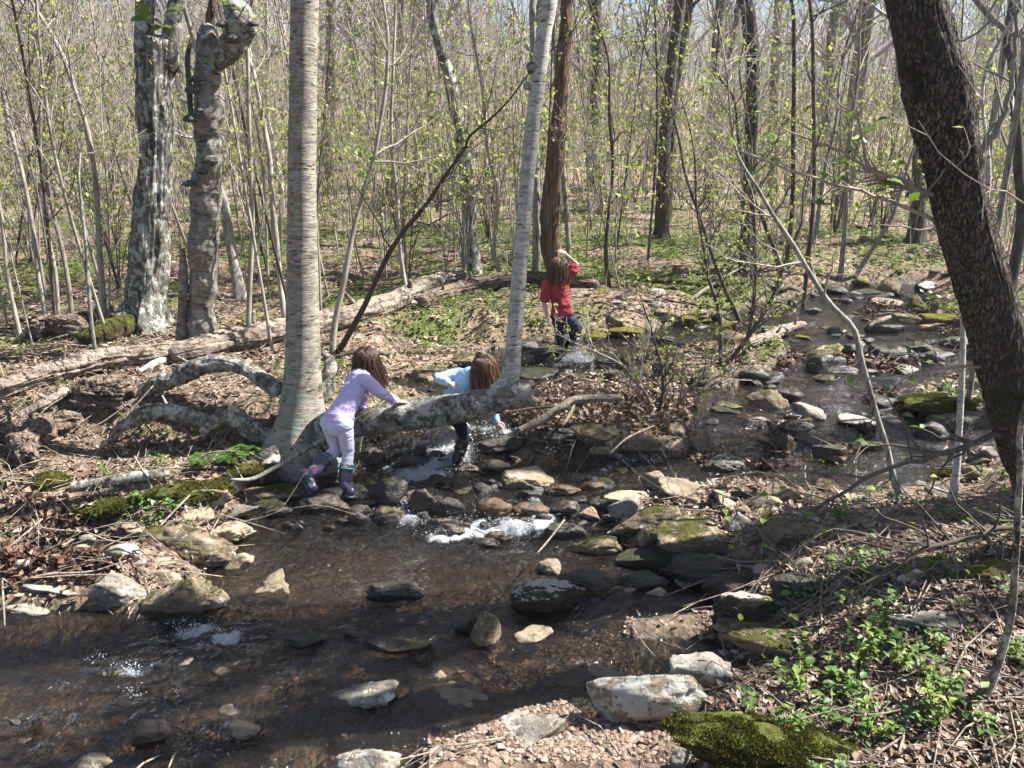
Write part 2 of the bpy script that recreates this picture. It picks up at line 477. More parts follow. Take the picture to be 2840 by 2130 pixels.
def sap(name, lo, hi):
    t = NT(name)
    r = t.objr()
    col = t.mix(r, lo, hi)
    col = t.mix(t.ramp(t.noise(14, 4, t.scale(t.co, (1, 1, .3))), [(.35, .0), (.7, .8)]), col, tuple(q * .5 for q in lo))
    return t.fin(col, .85, spec=.25)
M['sap'] = sap('sapling_bark', (.25, .215, .17), (.46, .42, .355))
M['sap_dark'] = sap('dark_sapling_bark', (.075, .062, .05), (.16, .135, .11))
M['twig'] = sap('twig_bark', (.32, .27, .23), (.50, .44, .38))
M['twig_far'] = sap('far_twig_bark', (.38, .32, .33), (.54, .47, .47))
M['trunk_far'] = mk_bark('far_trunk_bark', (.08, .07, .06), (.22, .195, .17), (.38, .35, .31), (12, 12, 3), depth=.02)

def leafmat(name, cols, tr=.4):
    t = NT(name); return t.leafy(t.ramp(t.island(), cols), tr)
M['leaf_spring'] = leafmat('spring_leaf', [(0, (.20, .28, .05)), (.5, (.32, .39, .08)), (1, (.46, .48, .15))], .45)
M['leaf_near'] = leafmat('near_leaf', [(0, (.09, .165, .025)), (.6, (.16, .25, .04)), (1, (.27, .34, .07))], .45)
M['leaf_herb'] = leafmat('herb_leaf', [(0, (.04, .085, .022)), (.5, (.075, .145, .032)), (1, (.16, .24, .055))], .3)
M['leaf_dry'] = leafmat('dry_leaf', [(0, (.05, .03, .02)), (.3, (.14, .092, .062)), (.7, (.29, .205, .15)), (1, (.50, .40, .32))], .15)
M['leaf_wet'] = leafmat('wet_leaf', [(0, (.03, .014, .009)), (.6, (.085, .045, .028)), (1, (.2, .12, .08))], .05)
M['moss_blade'] = leafmat('moss_blade', [(0, (.03, .025, .008)), (.35, (.07, .065, .014)), (.7, (.12, .125, .02)), (1, (.20, .20, .035))], .2)
M['petal'] = leafmat('violet_petal', [(0, (.12, .08, .5)), (1, (.22, .15, .65))], .3)

def ground_mat():
    t = NT('forest_floor')
    wet = t.attr('wet'); far = t.attr('far')
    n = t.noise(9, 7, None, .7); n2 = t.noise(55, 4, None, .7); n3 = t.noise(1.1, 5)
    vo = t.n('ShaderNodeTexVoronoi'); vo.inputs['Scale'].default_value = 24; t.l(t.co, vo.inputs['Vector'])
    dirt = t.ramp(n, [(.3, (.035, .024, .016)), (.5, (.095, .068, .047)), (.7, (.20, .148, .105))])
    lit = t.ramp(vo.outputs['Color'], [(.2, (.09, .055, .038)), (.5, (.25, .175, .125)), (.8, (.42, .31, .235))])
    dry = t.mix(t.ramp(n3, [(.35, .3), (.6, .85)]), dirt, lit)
    grn = t.ramp(n2, [(.3, (.045, .07, .012)), (.6, (.13, .17, .035))])
    dry = t.mix(t.math('MULTIPLY', t.attr('green'), t.ramp(n2, [(.35, .2), (.55, 1.0)])), dry, grn)
    bed_v = t.n('ShaderNodeTexVoronoi'); bed_v.inputs['Scale'].default_value = 26; t.l(t.co, bed_v.inputs['Vector'])
    bedc = t.ramp(bed_v.outputs['Color'], [(.15, (.045, .036, .027)), (.5, (.12, .096, .07)), (.85, (.27, .22, .16))])
    bedc = t.mix(t.ramp(t.noise(2.3, 5), [(.4, .0), (.6, .7)]), bedc, (.07, .045, .026))
    col = t.mix(wet, dry, bedc)
    hill = t.ramp(t.noise(.55, 8, None, .75), [(.3, (.17, .12, .085)), (.5, (.33, .25, .185)), (.64, (.24, .24, .085)), (.8, (.42, .34, .27))])
    col = t.mix(far, col, hill)
    h = t.math('ADD', t.math('MULTIPLY', n, .7), t.math('ADD', t.math('MULTIPLY', n2, .4), t.math('MULTIPLY', vo.outputs['Distance'], .3)))
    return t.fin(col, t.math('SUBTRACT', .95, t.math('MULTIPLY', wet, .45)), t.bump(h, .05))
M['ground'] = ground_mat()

def water_mat():
    t = NT('stream_water')
    vec = t.scale(t.co, (1.0, .8, 1.0))
    w1 = t.noise(7, 4, vec, .6, .8); w2 = t.noise(26, 3, vec, .6, .5); w3 = t.noise(80, 2, vec, .5)
    turb = t.attr('turb')
    h = t.math('ADD', t.math('MULTIPLY', w1, 1.0), t.math('ADD', t.math('MULTIPLY', w2, .45), t.math('MULTIPLY', w3, .12)))
    b = t.n('ShaderNodeBump'); t.l(h, b.inputs['Height']); t.l(t.math('ADD', .75, t.math('MULTIPLY', turb, 3.0)), b.inputs['Strength']); b.inputs['Distance'].default_value = .045
    g = t.n('ShaderNodeBsdfGlossy'); g.inputs['Roughness'].default_value = .07; t.l(b.outputs[0], g.inputs['Normal']); g.inputs['Color'].default_value = (.95, .95, .95, 1)
    tr = t.n('ShaderNodeBsdfTransparent'); tr.inputs[0].default_value = (.62, .56, .48, 1)
    fr = t.n('ShaderNodeFresnel'); fr.inputs['IOR'].default_value = 1.48; t.l(b.outputs[0], fr.inputs['Normal'])
    mud = t.n('ShaderNodeBsdfDiffuse'); mud.inputs[0].default_value = (.088, .076, .062, 1); t.l(b.outputs[0], mud.inputs['Normal'])
    m0 = t.n('ShaderNodeMixShader'); m0.inputs[0].default_value = .10; t.l(tr.outputs[0], m0.inputs[1]); t.l(mud.outputs[0], m0.inputs[2])
    m1 = t.n('ShaderNodeMixShader'); t.l(fr.outputs[0], m1.inputs[0]); t.l(m0.outputs[0], m1.inputs[1]); t.l(g.outputs[0], m1.inputs[2])
    fm = t.n('ShaderNodeBsdfDiffuse'); fm.inputs[0].default_value = (.80, .83, .86, 1); t.l(t.bump(t.math('ADD', t.noise(45, 5, vec, .8, 1.0), t.math('MULTIPLY', t.noise(130, 2, vec), .4)), .05), fm.inputs['Normal'])
    ff = t.attr('foam')
    cell = t.math('ADD', t.math('MULTIPLY', t.noise(26, 4, vec, .8, 1.5), .9), t.math('MULTIPLY', t.noise(120, 3, vec, .8), .7))
    mask = t.math('MULTIPLY', t.math('SUBTRACT', t.math('ADD', t.math('MULTIPLY', ff, .85), cell), 1.38), 3.6, True)
    m2 = t.n('ShaderNodeMixShader'); t.l(t.math('MULTIPLY', mask, .9), m2.inputs[0]); t.l(m1.outputs[0], m2.inputs[1]); t.l(fm.outputs[0], m2.inputs[2])
    t.l(m2.outputs[0], t.out.inputs[0]); t.t.nodes.remove(t.b)
    return t.m
M['water'] = water_mat()
def foam_mat():
    t = NT('foam'); t.b.inputs['Transmission Weight'].default_value = .25
    return t.fin((.86, .88, .9), .15, spec=.6)
M['foam'] = foam_mat()

def rock_mat(name, c, moss=0.0, lich=0.0, wet=0.0, mosscol=(.075, .07, .014), cap=0.0):
    t = NT(name)
    oi = t.n('ShaderNodeObjectInfo'); ad = t.n('ShaderNodeVectorMath', operation='ADD'); t.l(t.co, ad.inputs[0]); t.l(oi.outputs['Location'], ad.inputs[1])
    t.co = ad.outputs[0]
    n = t.noise(6, 8, None, .7); n2 = t.noise(40, 5, None, .7); st = t.noise(1, 5, t.scale(t.co, (5, 5, 38)), .6, .6)
    col = t.ramp(n, [(.25, tuple(q * .4 for q in c)), (.5, c), (.75, tuple(min(.7, q * 1.45) for q in c))])
    col = t.mix(t.math('MULTIPLY', st, .45), col, tuple(q * .6 for q in (c[0] * 1.1, c[1], c[2] * .8)))
    col = t.mix(t.ramp(t.noise(16, 5), [(.55, 0.0), (.65, .6)]), col, (.04, .034, .028))
    tint = t.mix(oi.outputs['Random'], (.8, .76, .72), (1.12, 1.08, 1.0))
    col = t.mix(1.0, col, tint, 'MULTIPLY')
    up = t.up()
    if lich:
        f = t.ramp(t.noise(9, 7, None, .7), [(.62 - lich * .2, 0.0), (.66 - lich * .2, 1.0)])
        col = t.mix(f, col, t.mix(n2, (.34, .33, .28), (.58, .57, .51)))
    h = t.math('ADD', n, t.math('ADD', t.math('MULTIPLY', n2, .25), t.math('MULTIPLY', st, .35)))
    if moss:
        f = t.math('ADD', t.math('MULTIPLY', up, .35), t.noise(5, 7, None, .75))
        f = t.ramp(f, [(.92 - moss * .42, 0.0), (1.0 - moss * .42, 1.0)])
        mc = t.mix(t.ramp(t.noise(22, 6, None, .8), [(.35, 0.0), (.62, 1.0)]), tuple(q * .28 for q in mosscol), (mosscol[0] * 1.7, mosscol[1] * 1.9, mosscol[2] * 1.6))
        col = t.mix(f, col, mc)
        h = t.math('ADD', h, t.math('MULTIPLY', f, t.math('MULTIPLY', t.noise(130, 2), 1.2)))
    if cap:
        f = t.math('ADD', t.math('MULTIPLY', up, .5), t.math('MULTIPLY', n, .6))
        col = t.mix(t.ramp(f, [(.68, 0.0), (.74, 1.0)]), col, t.mix(t.noise(25, 5), (.42, .39, .31), (.72, .70, .62)))
    return t.fin(col, .95 - .72 * wet, t.bump(h, .03), spec=.3 + .4 * wet)
M['r_dry'] = rock_mat('fieldstone_dry', (.34, .285, .22), lich=.12)
M['r_grey'] = rock_mat('fieldstone_grey', (.25, .235, .215), lich=.35)
M['r_moss'] = rock_mat('fieldstone_mossy', (.24, .20, .145), moss=.30, lich=.15)
M['r_yellow'] = rock_mat('fieldstone_yellow_moss', (.15, .12, .08), moss=.62, mosscol=(.15, .125, .018))
M['r_dark'] = rock_mat('fieldstone_dark_wet', (.036, .031, .026), wet=.7, moss=.25, mosscol=(.05, .055, .012))
M['r_wet'] = rock_mat('fieldstone_wet', (.05, .038, .027), wet=.9)
M['r_amber'] = rock_mat('fieldstone_amber_wet', (.11, .066, .03), wet=.75)
M['r_lichen'] = rock_mat('fieldstone_lichened', (.29, .255, .205), lich=.75)
M['r_cap'] = rock_mat('fieldstone_pale_cap', (.075, .065, .045), moss=.5, mosscol=(.075, .07, .018), cap=1)
M['r_purple'] = rock_mat('fieldstone_slate', (.29, .275, .30), lich=.1)
M['r_sunk'] = rock_mat('fieldstone_sunken', (.17, .145, .11), wet=.4)
M['moss'] = rock_mat('moss_cushion', (.07, .055, .03), moss=.85, mosscol=(.085, .085, .014))

def plain(name, c, rough=.8, bumpsc=0, bd=.002, spec=.3, var=.25):
    t = NT(name)
    col = t.mix(t.math('MULTIPLY', t.noise(18, 4), var * 2), c, tuple(q * .6 for q in c))
    return t.fin(col, rough, t.bump(t.noise(bumpsc, 4, None, .6, .5), bd) if bumpsc else None, spec)
# ------------------------------------------------------------------ ground and water sheets
def fan(ys, us, half=lambda y: .95 * y + 3.2):
    Yg = np.repeat(ys, len(us)); Xg = np.tile(us, len(ys)) * half(Yg)
    return Xg, Yg
ys_g = np.concatenate([np.linspace(-6, 2.4, 22, endpoint=False), 2.4 * (16 / 2.4) ** np.linspace(0, 1, 400, endpoint=False), 16 * (190 / 16) ** np.linspace(0, 1, 130)])
uu = np.linspace(-1, 1, 440); us_g = np.sign(uu) * (np.abs(uu) * .55 + np.abs(uu) ** 2.4 * .45)
def half_w(y): return np.where(y > 0, .95 * y + 3.2, 3.2 + .3 * -y)
GX, GY = fan(ys_g, us_g, half_w)
GZ = ground(GX, GY)
nu = len(us_g); nr = len(ys_g)
ii = np.arange(nr - 1)[:, None] * nu; jj = np.arange(nu - 1)[None]
GF = np.stack([ii + jj, ii + jj + 1, ii + nu + jj + 1, ii + nu + jj], -1).reshape(-1, 4)
mb = MB(); mb.add(np.stack([GX, GY, GZ], 1), GF)
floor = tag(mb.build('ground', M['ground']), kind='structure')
S = np.full(len(GX), -9.0); nearm = (GY < 17) & (GY > -1) & (np.abs(GX) < 14); S[nearm] = stream(GX[nearm], GY[nearm])
def vattr(o, name, val):
    a = o.data.attributes.new(name, 'FLOAT', 'POINT'); a.data.foreach_set('value', np.asarray(val, np.float32))
def greenness(x, y):
    g = smooth(fbm2(x, y, .55, 3, 31), -.1, .5) * smooth(y, 6, 9)
    return np.clip(g + .6 * smooth(y, 8.5, 11) * (1 - smooth(y, 22, 30)) * smooth(fbm2(x, y, 1.3, 3, 32), -.3, .4), 0, 1)
vattr(floor, 'wet', smooth(S, -.16, .02)); vattr(floor, 'far', smooth(GY, 15, 26)); vattr(floor, 'green', greenness(GX, GY))

# the water: one sheet over the stream bed, stepped at the cascades
FOAM = [  # px, py, half width, half height, strength (photograph pixels)
    (1165, 1320, 100, 22, 1.0), (1250, 1255, 75, 65, 1.0), (1180, 1215, 90, 25, .5), (1235, 1295, 70, 25, .9), (1000, 1285, 60, 12, .45), (1370, 1190, 70, 22, .6), (1430, 1160, 50, 18, .4),
    (1130, 1430, 75, 30, .9), (1260, 1440, 60, 25, .5), (1400, 1462, 115, 28, 1.0), (1235, 1490, 70, 28, .95), (1500, 1440, 60, 30, .75), (1370, 1420, 60, 25, .55), (1120, 1400, 16, 40, .6), (1330, 1500, 50, 20, .45), (1480, 1420, 22, 22, .6),
    (1600, 1000, 55, 14, .62), (1540, 1010, 70, 10, .6), (1390, 1215, 50, 12, .45), (1520, 1240, 50, 10, .5), (1640, 1010, 20, 20, .5),
    (540, 1752, 75, 20, 1.0), (630, 1775, 60, 20, 1.0), (690, 1730, 50, 12, .45), (360, 1855, 60, 12, .8), (370, 1925, 45, 18, .85), (270, 1825, 35, 12, .55), (490, 1925, 22, 12, .45), (100, 2010, 40, 16, .4), (110, 2060, 25, 14, .4), (470, 1790, 60, 12, .35), (830, 1525, 70, 12, .35), (800, 1560, 50, 10, .3),
    (2440, 828, 30, 8, .7), (2540, 825, 25, 10, .8), (2510, 870, 20, 8, .5), (2235, 905, 30, 8, .5), (2120, 930, 30, 6, .4), (2290, 985, 20, 6, .4), (1960, 1270, 40, 12, .45), (2330, 1240, 20, 10, .4), (1760, 1275, 40, 8, .5), (1700, 1370, 30, 10, .4), (1900, 1190, 30, 8, .4),
    (870, 1400, 60, 12, .35), (960, 1370, 20, 10, .4), (1480, 1395, 30, 12, .4), (1590, 1420, 20, 22, .5), (600, 1695, 60, 12, .3)]
keep = (S > -.25)
fm = keep[GF].any(1)
use = np.unique(GF[fm]); remap = -np.ones(len(GX), int); remap[use] = np.arange(len(use))
WX, WY = GX[use], GY[use]
foam = np.zeros(len(use)); turb = np.zeros(len(use))
for (px, py, hw, hh, st) in FOAM:
    c = on_w(px, py); sx = hw / F * c[1] * 1.08; e = on_w(px, py - hh); sy = max(.03, e[1] - c[1])
    q = ((WX - c[0]) / sx) ** 2 + ((WY - c[1]) / sy) ** 2
    foam = np.maximum(foam, st * np.exp(-q * .8)); turb = np.maximum(turb, np.exp(-q * .25))
stepy = smooth(WY, 5.4, 5.7) * (1 - smooth(WY, 6.0, 6.3)) + smooth(WY, 6.6, 6.8) * (1 - smooth(WY, 7.2, 7.4))
turb = np.clip(turb + .35 * stepy + .35 * smooth(fbm2(WX, WY, 1.3, 3, 55), .05, .6), 0, 1)
WZ = W(WY, WX) + (.009 + .026 * turb) * fbm(np.stack([WX * 5 + WY, WY * 7, WX * 0], 1), 3, 41) + .0035 * fbm(np.stack([WX * 14 + WY * 4, WY * 20, WX * 0], 1), 2, 43) + .012 * turb * fbm(np.stack([WX * 22, WY * 22, WX * 0], 1), 2, 42)
mb = MB(); mb.add(np.stack([WX, WY, WZ], 1), remap[GF[fm]])
water = tag(mb.build('water', M['water']), kind='structure')
vattr(water, 'foam', np.minimum(foam * 1.15, 1.1) + .5 * stepy * (WX < 1.3) * smooth(fbm2(WX, WY, 4.0, 3, 66), .0, .5)); vattr(water, 'turb', turb)

# loose droplets and froth thrown up by the cascades
rng = np.random.default_rng(5)
_bm = bmesh.new(); bmesh.ops.create_icosphere(_bm, subdivisions=1, radius=1); ICO1 = np.array([v.co[:] for v in _bm.verts]); ICO1F = np.array([[v.index for v in f.verts] for f in _bm.faces]); _bm.free()
def ico(n):
    b = bmesh.new(); bmesh.ops.create_icosphere(b, subdivisions=n, radius=1)
    v = np.array([q.co[:] for q in b.verts]); f = np.array([[q.index for q in g.verts] for g in b.faces]); b.free(); return v, f
def blobs(mb, pos, rad, m=0, squash=1.0):
    n = len(pos)
    V = pos[:, None] + ICO1[None] * rad[:, None, None] * np.array([1, 1, squash])
    f = ICO1F[None] + np.arange(n)[:, None, None] * len(ICO1)
    mb.add(V.reshape(-1, 3), f.reshape(-1, 3), m)
mb = MB()
for (px, py, hw, hh, st) in FOAM:
    if st < .42: continue
    c = on_w(px, py); sx = hw / F * c[1] * 1.05; e = on_w(px, py - hh); sy = max(.04, e[1] - c[1])
    n = int(520 * st * st * min(1, sx * sy * 14) + 12)
    a = rng.normal(size=(n, 2)) * .5
    x = c[0] + a[:, 0] * sx; y = c[1] + a[:, 1] * sy
    z = W(y, x) + np.abs(rng.normal(size=n)) * .026 * st
    blobs(mb, np.stack([x, y, z], 1), rng.uniform(.0015, .005, n) * (1 + .3 * (c[1] > 6)), 0, .8)
c = on_w(1590, 1000)                           # splash at the wading child's boots
n = 1500; a = rng.uniform(0, 2 * math.pi, n); r = rng.uniform(.02, .20, n); hgt = np.abs(rng.normal(size=n)) * .09 * (1 - r / .3)
blobs(mb, np.stack([c[0] + .05 + np.cos(a) * r, c[1] - .06 + np.sin(a) * r * .5, W(c[1], c[0]) + hgt], 1), rng.uniform(.002, .006, n), 0, 1.3)
tag(mb.build('water_foam', M['foam']), 'white froth and droplets thrown up where the stream tumbles between stones', 'foam', kind='stuff')
# ------------------------------------------------------------------ stones
ICO = {k: ico(k) for k in (3, 4, 5)}
def rock_mesh(rng, sx, sy, sz, lvl=4, shape='b', seed=0):
    D, Fc = ICO[lvl]
    npl = {'b': 9, 's': 10, 'r': 17}[shape]
    N = norm(rng.normal(size=(npl, 3))); off = rng.uniform(.46, .90, npl) if shape != 'r' else rng.uniform(.74, 1, npl)
    if shape == 's': N = np.vstack([N, norm(np.array([rng.normal() * .1, rng.normal() * .1 - .12, 1]))]); off = np.append(off, .5)
    dn = D @ N.T
    r = np.min(np.where(dn > .05, off / np.maximum(dn, .05), 9), axis=1)
    r = np.minimum(r, 1.12)
    p = D * r[:, None]
    sh = rng.uniform(-40, 40, 3)
    p = p * (1 + .10 * fbm(D * 1.6 + sh, 3, seed)[:, None] + .065 * fbm(D * 6 + sh, 4, seed + 3)[:, None])
    if shape == 's': p = p + np.array([0, 0, .03]) * np.sin(p[:, 2:3] * 14 + sh[0])      # bedding ledges
    e = p.max(0) - p.min(0); p = (p - (p.max(0) + p.min(0)) / 2) / e * 2
    return p * np.array([sx, sy, sz]), Fc

KM = {'d': 'r_dry', 'g': 'r_grey', 'm': 'r_moss', 'y': 'r_yellow', 'k': 'r_dark', 'w': 'r_wet', 'a': 'r_amber', 'l': 'r_lichen', 'c': 'r_cap', 'p': 'r_purple', 'u': 'r_sunk', 'o': 'moss'}
# x0, y0, x1, y1 in the photograph, kind + shape, tilt, label
ROCKS = [
 (1420,1612,1625,1722,'cb',0,'black boulder with a white lichen crust on top, standing alone in mid-stream'),
 (1655,1848,1962,2035,'lb',-12,'big pale wedge-shaped boulder blotched with lichen beside the gravel bar'),
 (1862,1803,2042,1925,'gr',8,'rounded brown stone at the foot of the herb bank, behind the lichen-blotched boulder'),
 (1192,1935,1585,2110,'gs',-24,'long thin slab edge rising diagonally out of the gravel bar'),
 (1545,1572,1712,1655,'kr',0,'dark domed mossy stone directly behind the white-crusted black boulder'),
 (1488,1536,1556,1602,'dr',0,'small round tan stone with a thin bare stick beside it'),
 (1015,1605,1170,1672,'kr',0,'dark low hump barely breaking the water in the middle of the near pool'),
 (1072,1688,1130,1738,'ur',0,'small rough brown stone left of the upright mossy stone in the pool'),
 (1308,1695,1388,1805,'mb',6,'upright mossy stone with a pale broken top in the near pool'),
 (1252,1705,1332,1768,'kb',0,'wet dark stone touching the left side of the upright mossy stone'),
 (1428,1733,1535,1795,'ds',-6,'flat cream stone lying in the shallow gravel below the white-crusted boulder'),
 (888,1885,1092,1968,'gs',-6,'dark flat-topped slab in the near pool with wet leaves caught behind it'),
 (1115,1795,1330,1945,'us',0,'broad flat slab lying under the water in front of the upright mossy stone'),
 (1150,1880,1500,1990,'us',4,'very large sunken slab under the water beside the gravel bar'),
 (1500,1810,1760,1910,'us',-8,'shaded slab just under the water behind the lichen-blotched boulder'),
 (780,1755,905,1800,'ks',0,'dark flat stone in the shade below the small rapid'),
 (1010,1765,1190,1820,'ks',0,'low black stone with a leaf clump stuck on its end'),
 (355,1980,462,2080,'db',0,'pinkish angular stone with dark wet leaves piled against its side'),
 (610,1990,712,2058,'dr',0,'rounded tan stone alone near the lower edge of the pool'),
 (708,2015,885,2150,'us',0,'broad tan stone lying sunken at the bottom edge of the pool'),
 (175,2098,300,2165,'db',-14,'pale pointed stone poking from the water beside a leaf clump'),
 (930,2085,1100,2180,'gb',0,'dark stone at the lower end of the long slab edge'),
 (60,1612,212,1665,'gs',10,'flat grey slab under the dark leaves on the left shore'),
 (238,1588,392,1698,'gb',0,'grey mottled boulder left of the big olive boulder on the shore'),
 (366,1592,598,1730,'mb',-22,'big olive boulder tilted into the water at the left shore'),
 (372,1468,628,1565,'mb',10,'sloping pale boulder with thick moss on its left face'),
 (548,1438,695,1512,'dr',-4,'smooth cream boulder behind the sloping moss-faced boulder'),
 (468,1408,580,1472,'ds',0,'flat tan slab sunlit on top, left of the smooth cream boulder'),
 (512,1352,642,1412,'db',0,'pale broken stone under the moss bank, topmost of the shore pile'),
 (565,1400,705,1458,'gs',-8,'thin dark-edged slab wedged behind the smooth cream boulder'),
 (610,1555,800,1655,'us',-16,'half-sunken tan slab sloping into the current beside the olive boulder'),
 (606,1522,690,1585,'dr',-30,'small tan stone leaning beside the moss-faced boulder'),
 (392,1548,480,1585,'ds',0,'small flat pale stone at the foot of the moss-faced boulder'),
 (398,1582,492,1625,'db',0,'small leaf-covered tan stone between the two shore boulders'),
 (232,1530,295,1562,'dr',0,'small cream stone beside the still side puddle'),
 (326,1446,420,1502,'ds',0,'pale slab at the head of the still side puddle'),
 (290,1508,382,1560,'lb',0,'white lichened stone between the side puddle and the moss-faced boulder'),
 (0,1668,125,1712,'gs',0,'flat half-shaded stone at the water line under dead leaves'),
 (595,1318,665,1372,'db',0,'blocky stone below the bare leaning stick on the left shore'),
 (622,1338,835,1390,'ms',-3,'long low dark mossy slab behind the raised boot of the lilac child'),
 (690,1378,795,1412,'ks',0,'wet black ledge stone in the small cascade left of the children'),
 (812,1388,965,1432,'wr',0,'wet rounded stone with water sliding over it near the patterned boots'),
 (870,1345,1010,1392,'kb',0,'dark wet stone the lilac child stands on'),
 (1018,1318,1135,1412,'kb',-18,'pointed black stone with a pale streak at the cascade lip'),
 (1135,1340,1228,1432,'wb',0,'tall brown wet block beside the narrow fall'),
 (1196,1372,1290,1435,'kb',16,'black wedge stone with water pouring off its end'),
 (1330,1378,1418,1445,'ar',0,'amber wet stone standing in the middle of the cascade'),
 (1040,1402,1118,1452,'mb',-8,'small green-topped stone at the base of the narrow fall'),
 (1172,1450,1302,1492,'wr',0,'low mossy stone ringed by white foam below the cascade'),
 (1425,1388,1525,1438,'ar',0,'brown wet stone right of the amber stone in the cascade'),
 (1528,1376,1612,1440,'wr',0,'rounded wet stone left of the grey-purple slate stone'),
 (1310,1490,1378,1522,'wr',0,'small shiny stone splashed white below the cascade'),
 (1395,1272,1562,1358,'ds',8,'large flat sandstone block glowing cream in the sun at mid-stream'),
 (1398,1322,1478,1360,'mb',0,'dark mossy stone under the front edge of the cream sandstone block'),
 (1335,1268,1412,1318,'wr',0,'greenish wet stone left of the cream sandstone block'),
 (1438,1358,1502,1385,'kb',0,'small dark stone just below the cream sandstone block'),
 (1262,1284,1325,1310,'ar',0,'orange stone under water beside the black boot'),
 (1520,1335,1610,1378,'ar',0,'orange wet cobble right of the cream sandstone block'),
 (1610,1330,1680,1368,'ar',0,'reddish submerged cobble between the sandstone block and the tan shelf stone'),
 (1100,1260,1192,1298,'wr',0,'low wet greenish stone at the top of the foaming chute'),
 (975,1232,1062,1292,'kb',0,'black stone under the fallen log behind the lilac child'),
 (1090,1238,1190,1282,'kb',0,'black stone under the log beside the white chute'),
 (1300,1198,1448,1262,'kr',-6,'black dome of rock that the blue child reaches down to'),
 (1495,1208,1600,1242,'kb',0,'dark angular stone below the leaf pile, left of the round mossy boulder'),
 (1572,1182,1722,1258,'mr',0,'round dark mossy boulder at the front of the leaf pile'),
 (1722,1190,1845,1262,'mb',0,'mossy boulder right of the round one under the leaf pile'),
 (1620,1240,1700,1268,'mr',0,'low mossy stone in front of the round boulder'),
 (1848,1162,1905,1212,'mr',0,'small mossy knob at the right end of the leaf pile'),
 (1690,1368,1782,1448,'pb',14,'upright slate stone with a smooth grey-purple face'),
 (1606,1402,1668,1442,'db',20,'small pinkish leaf-shaped stone left of the slate stone'),
 (1678,1362,1825,1405,'ds',0,'tan shelf stone behind the slate stone'),
 (1688,1402,1915,1485,'mb',-12,'long mossy stone in front of the slate stone'),
 (1785,1300,1868,1368,'db',-8,'squarish tan stone behind the big grey slab'),
 (1842,1318,2015,1402,'ds',10,'big tan-grey slab with a bare smooth top at the head of the stone pile'),
 (1992,1342,2138,1432,'ds',24,'tilted slab with a pale vertical face right of the big grey slab'),
 (1828,1425,2150,1540,'ms',0,'broad flat mossy boulder, largest of the stone pile'),
 (1772,1455,1836,1525,'mb',0,'blocky stone at the left end of the broad mossy boulder'),
 (1512,1445,1634,1505,'kb',0,'black angular stone at the right end of the foam'),
 (1578,1488,1725,1548,'mr',0,'low mossy stone half under water below the black angular stone'),
 (1718,1535,1962,1592,'ks',0,'wet flat dark slab in the shade below the stone pile'),
 (1722,1585,1855,1642,'kb',0,'small dark stone under the wet flat slab'),
 (1850,1545,2120,1645,'kb',-4,'big shaded black boulder below the broad mossy boulder'),
 (1962,1575,2135,1665,'kr',0,'dark domed stone behind the white-topped boulder'),
 (1990,1638,2205,1768,'cb',4,'brown boulder with a white top corner at the right shore'),
 (2010,1730,2420,1835,'ms',6,'long dark mossy slab below the white-topped boulder'),
 (2155,1602,2330,1670,'kr',0,'dark wet domed stone behind the trickle on the right bank'),
 (2130,1440,2340,1502,'my',0,'yellow-mossed stone with a white cap on the right bank'),
 (2108,1335,2225,1400,'mb',0,'mossy stone behind the tilted slab'),
 (2190,1390,2345,1465,'gs',14,'long grey slab leaning under the low branch'),
 (1880,1965,2430,2200,'or',8,'large low boulder wholly covered in bright moss'),
 (2475,1672,2765,1765,'gs',0,'broad grey slab among herbs behind the thin foreground sapling'),
 (2495,1582,2580,1628,'lb',0,'white-fronted mossy stone on the right bank'),
 (2675,1568,2850,1625,'yb',0,'mossy ledge stone by the thin foreground sapling'),
 (1862,2075,1925,2150,'gb',0,'small grey stone left of the moss-covered boulder'),
 (2075,1076,2192,1138,'mb',0,'dark boulder at the tail of the driftwood bar'),
 (2062,1112,2168,1168,'ur',0,'half-sunk tan stone in front of the dark boulder by the driftwood'),
 (2200,1110,2295,1168,'gb',12,'dark wedge stone beside the thin slanting sapling'),
 (2182,1135,2248,1165,'gr',0,'small grey stone in the shaded channel'),
 (2338,1142,2442,1190,'gs',0,'flat-topped grey stone left of the slanting pale sapling foot'),
 (2155,1162,2262,1208,'kb',0,'black stone behind the brown upright block'),
 (2155,1192,2215,1268,'wb',0,'brown upright block in the shaded channel'),
 (2208,1198,2280,1238,'ks',0,'flat wet stone next to the brown upright block'),
 (2255,1230,2355,1285,'kb',0,'long black stone above the leafy gravel on the right bank'),
 (2295,1250,2352,1285,'mr',0,'small brown mossy stone on the front of the long black stone'),
 (1958,1272,2068,1315,'kb',0,'black stone alone in the rippled water behind the big grey slab'),
 (2500,1005,2558,1048,'cr',0,'round stone with a bright white top in the far channel'),
 (2156,988,2212,1012,'ds',0,'pale flat stone at the gravel end of the driftwood bar'),
 (2408,888,2515,928,'kr',0,'dark domed stone beside the pale driftwood piece'),
 (2298,903,2345,928,'kb',0,'black stone left of the pale driftwood piece'),
 (2236,850,2282,872,'kb',0,'small black stone in the far riffle'),
 (2378,800,2462,822,'ks',0,'long black flat stone at the top of the far riffle'),
 (2438,818,2532,852,'ds',0,'tan flat stone between the two far spills'),
 (2362,808,2402,835,'gb',0,'small grey pointed stone at the far spill'),
 (2528,815,2605,870,'yb',20,'yellow mossy leaning stone right of the far spill'),
 (2535,1070,2755,1160,'or',0,'broad moss hummock with small herbs on it'),
 (2588,1145,2750,1205,'kb',0,'dark ledge below the broad moss hummock'),
 (2715,1235,2775,1282,'gb',0,'grey stone under the leaning trunk'),
 (2598,1298,2655,1335,'or',0,'small moss cushion beside the upright pale sapling'),
 (2335,950,2400,992,'kb',0,'black stone in the far channel behind the slanting sapling'),
